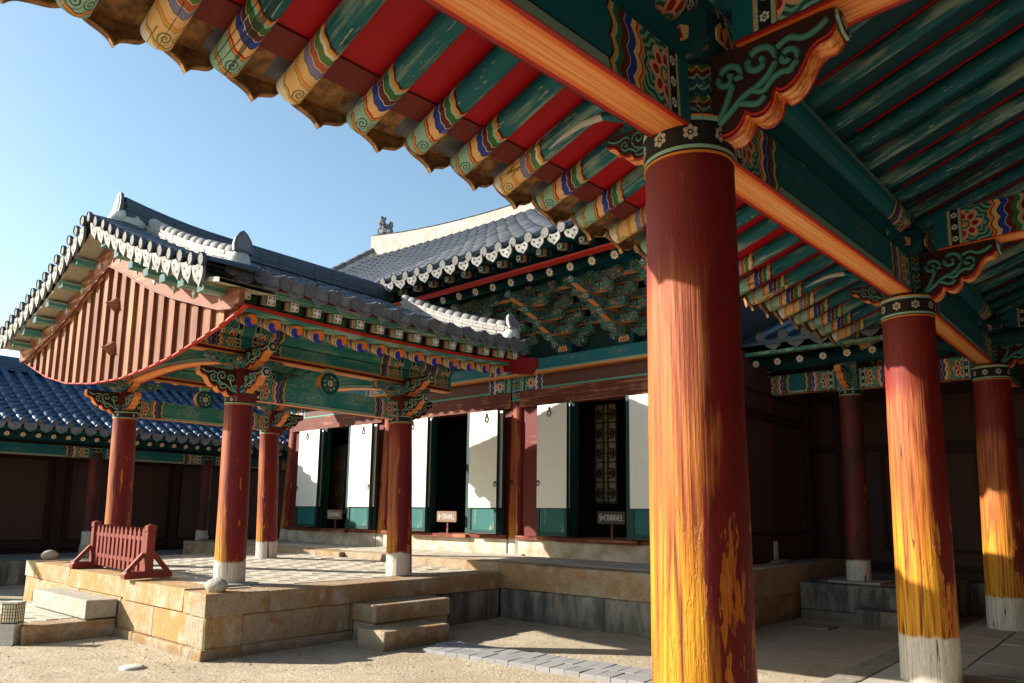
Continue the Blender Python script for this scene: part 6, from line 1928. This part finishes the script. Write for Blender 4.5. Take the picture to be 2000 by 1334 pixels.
# ---------------------------------------------------------------- north wing (dim corner on the right)
def build_north_wing():
    t = thing('wing_building', 'shaded corner wing behind the gallery columns with a small tiled eave and whitewashed column feet', 'building', (-2.9, 12, 0))
    for a, b in ((-4.04, -2.75), (-2.745, -2.34)):
        put_stone(t, (a, 10.92, .13, b, 11.3, .49), 'stone_d')
    for a, b in ((-2.33, -.6), (-.595, 1.7)):
        put_stone(t, (a, 13.22, -.1, b, 13.6, .46), 'stone_d')
    put_stone(t, (-2.72, 11.305, -.1, -2.34, 13.2, .488), 'stone_d')
    put_stone(t, (-4.04, 10.90, -.1, -2.34, 11.3, .125), 'stone_d')
    put_stone(t, (-3.18, 10.50, -.1, -2.345, 10.90, .22), 'stone_d', 'step_block', .02)
    mb = MB(); mb.box(-2.32, 13.61, -.1, 1.7, 18, .45); put('floor_core', mb.mesh('floor_core', ['stone_d']), t)
    mb = MB(); mb.box(-4.04, 11.3, -.1, -2.73, 18, .46); put('floor_core', mb.mesh('floor_core', ['stone_d']), t)
    pave(t, -4.0, -2.73, 11.31, 14.5, .492, .42, .42, 'paver_d', limit=120)
    for x, y in ((-3.42, 11.55),):
        column(t, (x, y, .50), (x+.02, y, 3.20), .165, .155, 'col_dark', (.10, 'band_s'), .33)
    mb = MB(); mb.beam(1.55, .17, .30, 0, 1, 0); put('tie_beam', mb.mesh('tie_beam', ['beam_xs', 'beam_bot']), t, Matrix.Translation((-2.53, 11.55, 3.30)) @ Matrix.Rotation(-pi/2, 4, 'Z'))
    mb = MB(); mb.beam(1.25, .17, .30, 0, 1, 0); put('tie_beam', mb.mesh('tie_beam', ['beam_xs', 'beam_bot']), t, Matrix.Translation((-4.15, 11.55, 3.32)) @ Matrix.Rotation(-pi/2, 4, 'Z'))
    mb = MB(); mb.box(-.14, -.14, -.05, .14, .14, .38); put('column_head', mb.mesh('column_head', ['bracket']), t, (-3.40, 11.55, 3.32))
    wm, sc = wing_mesh(.42, .28, .09, ('teal_dark', 'orange', 'cel', 'teal'))
    w_ = put('wing_bracket', wm, t, frame((-3.40, 11.42, 3.32), (0, -1, 0))); put('scroll_relief', sc, w_, frame((-3.40, 11.42, 3.32), (0, -1, 0)))
    mb = MB(); mb.cyl((-4.8, 11.45, 3.80), (1.6, 11.45, 3.80), .11, .11, 14, 0, 0, 0); put('purlin', mb.mesh('purlin', ['teal_dark']), t)
    # panelled walls
    mb = MB(); mb.box(-7.5, 13.8, .0, 1.7, 13.95, 5.2); wl = put('wall', mb.mesh('wall', ['wall_dark']), t)
    for a, b, z0, z1 in ((-3.6, -2.2, .9, 2.5), (-2.0, -.4, 2.55, 3.4), (-.3, 1.3, .9, 2.7)):
        mb = MB(); y = 13.79
        for p, q in (((a, y, z0), (b, y, z0)), ((a, y, z1), (b, y, z1)), ((a, y, z0), (a, y, z1)), ((b, y, z0), (b, y, z1))): mb.bar(p, q, .05, .06)
        put('panel_frame', mb.mesh('panel_frame', ['wall_frame']), wl)
    for x_ in (-5.2, -4.3, -3.2, -2.1, -1.0, .1, 1.2):
        mb = MB(); mb.box(x_-.06, 13.72, .3, x_+.06, 13.798, 4.1); put('wall_post', mb.mesh('wall_post', ['wall_frame']), wl)
    for z_ in (.62, 2.62, 3.5):
        mb = MB(); mb.box(-5.2, 13.74, z_-.06, 1.7, 13.797, z_+.06); put('wall_rail', mb.mesh('wall_rail', ['wall_frame']), wl)
    # eave with blossom-ended rafters and tiles
    def raf():
        mb = MB(); mb.cyl((0, 0, 0), (1.8, 0, 0), .06, .06, 12, 0, 1, None); return mb.mesh('rafter', ['hall_raft', 'flower'])
    rm = shared('nraf', raf)
    x = -4.5; i = 0
    while x < -1.9:
        put('rafter', rm, t, frame((x, 10.75, 3.70), (0, 1, .30))); x += .33
        put('tile_end', me_tile_end('tile_end_dk', 'tile_navy', .08), t, frame((x-.10, 10.40, 4.02), (0, -1, -.2)))
        put('drip_tile', me_drip('drip_dk', 'drip_dk', .25, .16), t, frame((x+.06, 10.42, 3.96), (0, -1, -.35)))
        mb = MB(); mb.cyl((x-.10, 10.4, 4.01), (x-.10, 13.4, 5.2), .08, .08, 8, 0, None, None); put('tile_row', mb.mesh('tile_row', ['tile_navy']), t)
    mb = MB(); vs = [(-4.9, 10.40, 3.95), (-1.8, 10.40, 3.95), (-1.8, 13.6, 5.2), (-4.9, 13.6, 5.2)]; mb.add(vs+[(a, b, c-.05) for a, b, c in vs], [(0, 1, 2, 3), (7, 6, 5, 4), (0, 4, 5, 1), (0, 3, 7, 4)]); put('roof_bed', mb.mesh('roof_bed', ['tile_navy']), t)
    mb = MB(); mb.box(-4.9, 10.55, 3.79, -1.8, 10.68, 3.84); put('eave_strip', mb.mesh('eave_strip', ['teal_light']), t)
    mb = MB(); vs = [(-4.9, 10.6, 3.78), (-1.8, 10.6, 3.78), (-1.8, 13.7, 4.7), (-4.9, 13.7, 4.7)]; mb.add(vs, [(3, 2, 1, 0)]); put('soffit_board', mb.mesh('soffit_board', ['reddark']), t)
    mb = MB(); vs = [(-1.8, 10.9, 4.6), (1.95, 10.9, 4.6), (1.95, 18, 4.7), (-1.8, 18, 4.7)]; mb.add(vs, [(3, 2, 1, 0)]); put('inner_ceiling', mb.mesh('inner_ceiling', ['teal_dark']), t)
build_north_wing()

# ---------------------------------------------------------------- small things
def build_barrier():
    t = thing('picket_barrier', 'low red-brown picket barrier with braced end posts on the platform edge', 'barrier', (-9.6, 3.78, .63))
    a, b = Vector((-10.50, 3.82, .648)), Vector((-8.73, 3.75, .635))
    d = (b-a).normalized(); s = Vector((-d.y, d.x, 0)); ang = math.atan2(d.y, d.x)
    for p in (a, b):
        R = Matrix.Translation(p) @ Matrix.Rotation(ang, 4, 'Z')
        mb = MB(); mb.box(-.045, -.045, 0, .045, .045, .50); mb.box(-.038, -.038, .50, .038, .038, .515, 0); mb.box(-.049, -.049, .515, .049, .049, .575)
        vs = [(-.049, -.049, .576), (.049, -.049, .576), (.049, .049, .576), (-.049, .049, .576), (0, 0, .60)]; mb.add(vs, [(0, 1, 4), (1, 2, 4), (2, 3, 4), (3, 0, 4)])
        put('post', mb.mesh('post', ['fence']), t, R)
        pts = [(-.26, .0), (.26, .0), (.26, .045), (.235, .075), (-.235, .075), (-.26, .045)]
        mb = MB(); mb.prism(pts, -.055, .055); put('foot', mb.mesh('foot', ['fence'], True), t, R @ Matrix.Rotation(pi/2, 4, 'Z') @ Matrix.Translation((0, 0, 0)))
        for q in (-1, 1):
            mb = MB(); mb.bar((0, q*.225, .065), (0, q*.05, .27), .055, .045); put('brace', mb.mesh('brace', ['fence']), t, R)
    for z in (.17, .43):
        mb = MB(); mb.bar(a+Vector((0, 0, z)), b+Vector((0, 0, z)), .035, .045); put('rail', mb.mesh('rail', ['fence']), t)
    L = (b-a).length; n = 12
    def pk():
        mb = MB(); w_ = .034; mb.prism([(-w_, .045), (w_, .045), (w_, .50), (0, .555), (-w_, .50)], -.022, .022); return mb.mesh('picket', ['fence'], True)
    me = shared('picket', pk)
    for i in range(n):
        p = a+d*(.14+(L-.28)*i/(n-1))
        put('picket', me, t, Matrix.Translation(p) @ Matrix.Rotation(ang, 4, 'Z') @ Matrix.Rotation(RND.uniform(-.012, .012), 4, 'Y'))
build_barrier()

def build_lantern():
    t = thing('garden_lantern', 'square lantern post with a lattice lamp box on the sand at the left edge', 'lantern', (-9.16, 2.60, 0))
    R = Matrix.Translation((-9.165, 2.60, 0)) @ Matrix.Rotation(.72, 4, 'Z')
    mb = MB(); mb.box(-.075, -.075, -.03, .075, .075, .205); put('base', mb.mesh('base', ['concrete']), t, R)
    mb = MB(); mb.box(-.066, -.066, .207, .066, .066, .40); lb = put('lamp_box', mb.mesh('lamp_box', ['lamp_glass']), t, R)
    for k in range(4):
        mb = MB(); w_ = .0055; y = -.0705
        def H(z, a=-.073, b=.073, ww=w_): mb.box(a, y-.004, z-ww, b, y+.004, z+ww)
        def V(x, a=.207, b=.405, ww=w_): mb.box(x-ww, y-.0035, a, x+ww, y+.0035, b)
        V(-.069, ww=.0035); V(.069, ww=.0035); H(.214, ww=.008); H(.400, ww=.004)
        for x in (-.040, -.014, .014, .040): V(x, .226, .392, .0018)
        for z in (.26, .294, .322, .356): H(z, -.065, .065, .0018)
        put('lattice', mb.mesh('lattice', ['lamp_frame']), lb, R @ Matrix.Rotation(k*pi/2, 4, 'Z'))
    mb = MB(); mb.box(-.078, -.078, .4055, .078, .078, .425); put('cap', mb.mesh('cap', ['concrete']), t, R)
build_lantern()

def build_boulders():
    def stone(loc, r, sq, label, rot):
        bm = bmesh.new(); bmesh.ops.create_icosphere(bm, subdivisions=3, radius=r)
        for v in bm.verts:
            n = .05*math.sin(v.co.x/r*2.3+rot)*math.cos(v.co.y/r*2.9)+.03*math.sin(v.co.z/r*4+rot)
            v.co = v.co*(1+n); v.co.x *= sq[0]; v.co.y *= sq[1]; v.co.z *= sq[2]
        me = bpy.data.meshes.new('round_stone'); bm.to_mesh(me); bm.free(); me.materials.append(M['boulder'])
        for p in me.polygons: p.use_smooth = True
        put('round_stone', me, None, Matrix.Translation(loc) @ Matrix.Rotation(rot, 4, 'Z'), label, 'stone', 'round stones on platform corners')
    stone((-7.12, 3.74, .66), .11, (1.05, .85, .74), 'round river stone on the sunlit near corner of the pavilion platform', .4)
    stone((-12.08, 3.80, .725), .105, (1.05, .85, .72), 'round river stone on the far left corner of the pavilion platform, beyond the barrier', 1.3)
    stone((-15.9, 7.98, .80), .11, (1.05, .9, .75), 'small round stone on the kerb behind the front left pavilion column', 2.2)
build_boulders()

# Korean notice drawn as strokes: each syllable is strokes in a unit box
def glyph_strokes():
    L = lambda *p: list(p)
    ring = [(0.5+0.5*math.cos(2*pi*i/10), 0.5+0.5*math.sin(2*pi*i/10)) for i in range(11)]
    def at(pts, x0, y0, x1, y1): return [(x0+(x1-x0)*x, y0+(y1-y0)*y) for x, y in pts]
    RI = [[(0, 1), (1, 1), (1, .5), (0, .5), (0, 0), (1, 0)]]
    D = [[(1, 1), (0, 1), (0, 0), (1, 0)]]
    Gk = [[(0, 1), (1, 1), (1, .45), (.55, 0)]]
    J = [[(0, 1), (1, 1)], [(.5, 1), (0, 0)], [(.5, .75), (1, 0)]]
    Mm = [[(0, 1), (1, 1), (1, 0), (0, 0), (0, 1)]]
    S = [[(.5, 1), (0, 0)], [(.5, .8), (1, 0)]]
    O = [ring]
    def put_(g, x0, y0, x1, y1): return [at(s, x0, y0, x1, y1) for s in g]
    return [
        put_(D, .15, .70, .85, .98)+[[(.02, .56), (.98, .56)]]+put_(RI, .15, .02, .85, .42),                 # deul
        put_(O, .03, .30, .52, .80)+[[(.85, 1), (.85, 0)], [(.60, .55), (.85, .55)]],                          # eo
        put_(Gk, .05, .12, .55, .85)+[[(.74, 1), (.74, 0)], [(.74, .52), (.98, .52)]],                         # ga
        put_(J, .05, .15, .62, .85)+[[(.86, 1), (.86, 0)]],                                                    # ji
        put_(Mm, .06, .25, .55, .80)+[[(.74, 1), (.74, 0)], [(.74, .52), (.98, .52)]],                         # ma
        put_(S, .05, .15, .62, .88)+[[(.86, 1), (.86, 0)]],                                                    # si
        put_(O, .22, .42, .78, .98)+[[(.5, .42), (.5, .12)], [(.02, .10), (.98, .10)]]]                        # o
def build_sign(loc, w_, h_, label, post=.30, mat='sign'):
    t = thing('notice_sign', label, 'sign', loc, 'door notices')
    x, y, z = loc
    mb = MB(); mb.box(x-.016, y-.0, z, x+.016, y+.025, z+post); put('post', mb.mesh('post', ['lintel']), t)
    mb = MB(); o = []
    r = .02
    for cx, cz, a0 in ((w_/2-r, -h_/2+r, -90), (w_/2-r, h_/2-r, 0), (-w_/2+r, h_/2-r, 90), (-w_/2+r, -h_/2+r, 180)):
        for i in range(4): a = math.radians(a0+30*i); o.append((cx+r*math.cos(a), cz+r*math.sin(a)))
    mb.prism(o, -.012, .012); bd = put('board', mb.mesh('board', [mat], True), t, (x, y-.013, z+post+h_/2-.02))
    gs = glyph_strokes(); tx = MB(); gw = w_*.86/7; gh = h_*.54
    for i, g in enumerate(gs):
        ox = -w_*.43+gw*i+gw*.06; oz = -gh/2
        for s in g:
            for p, q in zip(s, s[1:]):
                a = Vector((ox+p[0]*gw*.86, 0, oz+p[1]*gh)); b = Vector((ox+q[0]*gw*.86, 0, oz+q[1]*gh)); dd = (b-a).normalized()*.003
                tx.bar(a-dd, b+dd, .003, .0062)
    put('lettering', tx.mesh('lettering', ['white']), bd, (x, y-.0275, z+post+h_/2-.02))
build_sign((-9.72, 9.38, 1.04), .50, .19, 'brown notice with white lettering in the open middle doorway of the hall', .22)
build_sign((-13.08, 9.38, 1.04), .50, .19, 'half-hidden brown notice in the left hall doorway, beside the lattice blind', .22)
build_sign((-6.36, 9.60, 1.045), .50, .19, 'shaded dark notice in the right hall doorway, under the fretwork screen', .24, 'sign_shaded')

def build_easel():
    t = thing('wooden_tripod', 'thin wooden tripod stand inside the dark middle doorway of the hall', 'stand', (-9.75, 10.2, 1.0))
    for p in ((-9.95, 10.1, 1.0), (-9.62, 10.1, 1.0), (-9.78, 10.45, 1.0)):
        mb = MB(); mb.bar(p, (-9.78, 10.2, 2.05), .03, .03, 0); put('leg', mb.mesh('leg', ['lintel']), t)
    mb = MB(); mb.bar((-9.90, 10.13, 1.45), (-9.66, 10.13, 1.45), .025, .03); put('crossbar', mb.mesh('crossbar', ['lintel']), t)
build_easel()

def build_ground_bits():
    mb = MB(); mb.lathe([(.105, -.02), (.105, .006), (.085, .014), (.0, .016)], 24); put('ground_cover', mb.mesh('ground_cover', ['concrete']), None, (-7.10, 2.985, -.002), 'flat pale round cover set in the sand before the platform', 'cover')
    put_stone(None, (-3.80, 9.95, -.06, -3.35, 10.35, .015), 'stone_g', 'drain_slab', .01, label='flat stone drain slab in the shaded gravel corner by the steps', cat='slab')
build_ground_bits()

# ---------------------------------------------------------------- bare tree beyond the left wing
def build_tree(loc, H, seed, label):
    rr = random.Random(seed)
    t = thing('bare_tree', label, 'tree', loc)
    mb = MB(); lf = MB(); base = Vector(loc)
    def grow(p, d, L, r, lev):
        q = p+d*L; mid = p+d*L*.5+Vector((rr.uniform(-.1, .1), rr.uniform(-.1, .1), 0))*L*.4
        mb.tube([p, mid, q], r, 6 if lev < 2 else 4, 0, None, lambda u: 1-.35*u)
        if lev >= 5:
            for i in range(7):
                c = p.lerp(q, rr.random())+Vector((rr.uniform(-.15, .15), rr.uniform(-.15, .15), rr.uniform(-.15, .15)))
                a = Vector((rr.uniform(-1, 1), rr.uniform(-1, 1), rr.uniform(-1, 1))).normalized()*.07; b = a.cross(Vector((rr.random(), rr.random(), rr.random()))).normalized()*.035
                lf.add([c-a, c+b, c+a, c-b], [(0, 1, 2, 3)])
            return
        for i in range(3 if lev < 4 else 2):
            ax = Vector((rr.uniform(-1, 1), rr.uniform(-1, 1), rr.uniform(-.15, .8))).normalized()
            grow(q if i else mid, (d*.75+ax*.75).normalized(), L*rr.uniform(.62, .80), r*.62, lev+1)
    grow(base, Vector((0, 0, 1)), H*.30, H*.022, 0)
    put('trunk', mb.mesh('trunk', ['bark']), t); put('crown', lf.mesh('crown', ['leaf']), t)
build_tree((-27.5, 7.3, 0), 7.6, 5, 'bare-branched tree showing above the roof of the left wing')
M_done = True
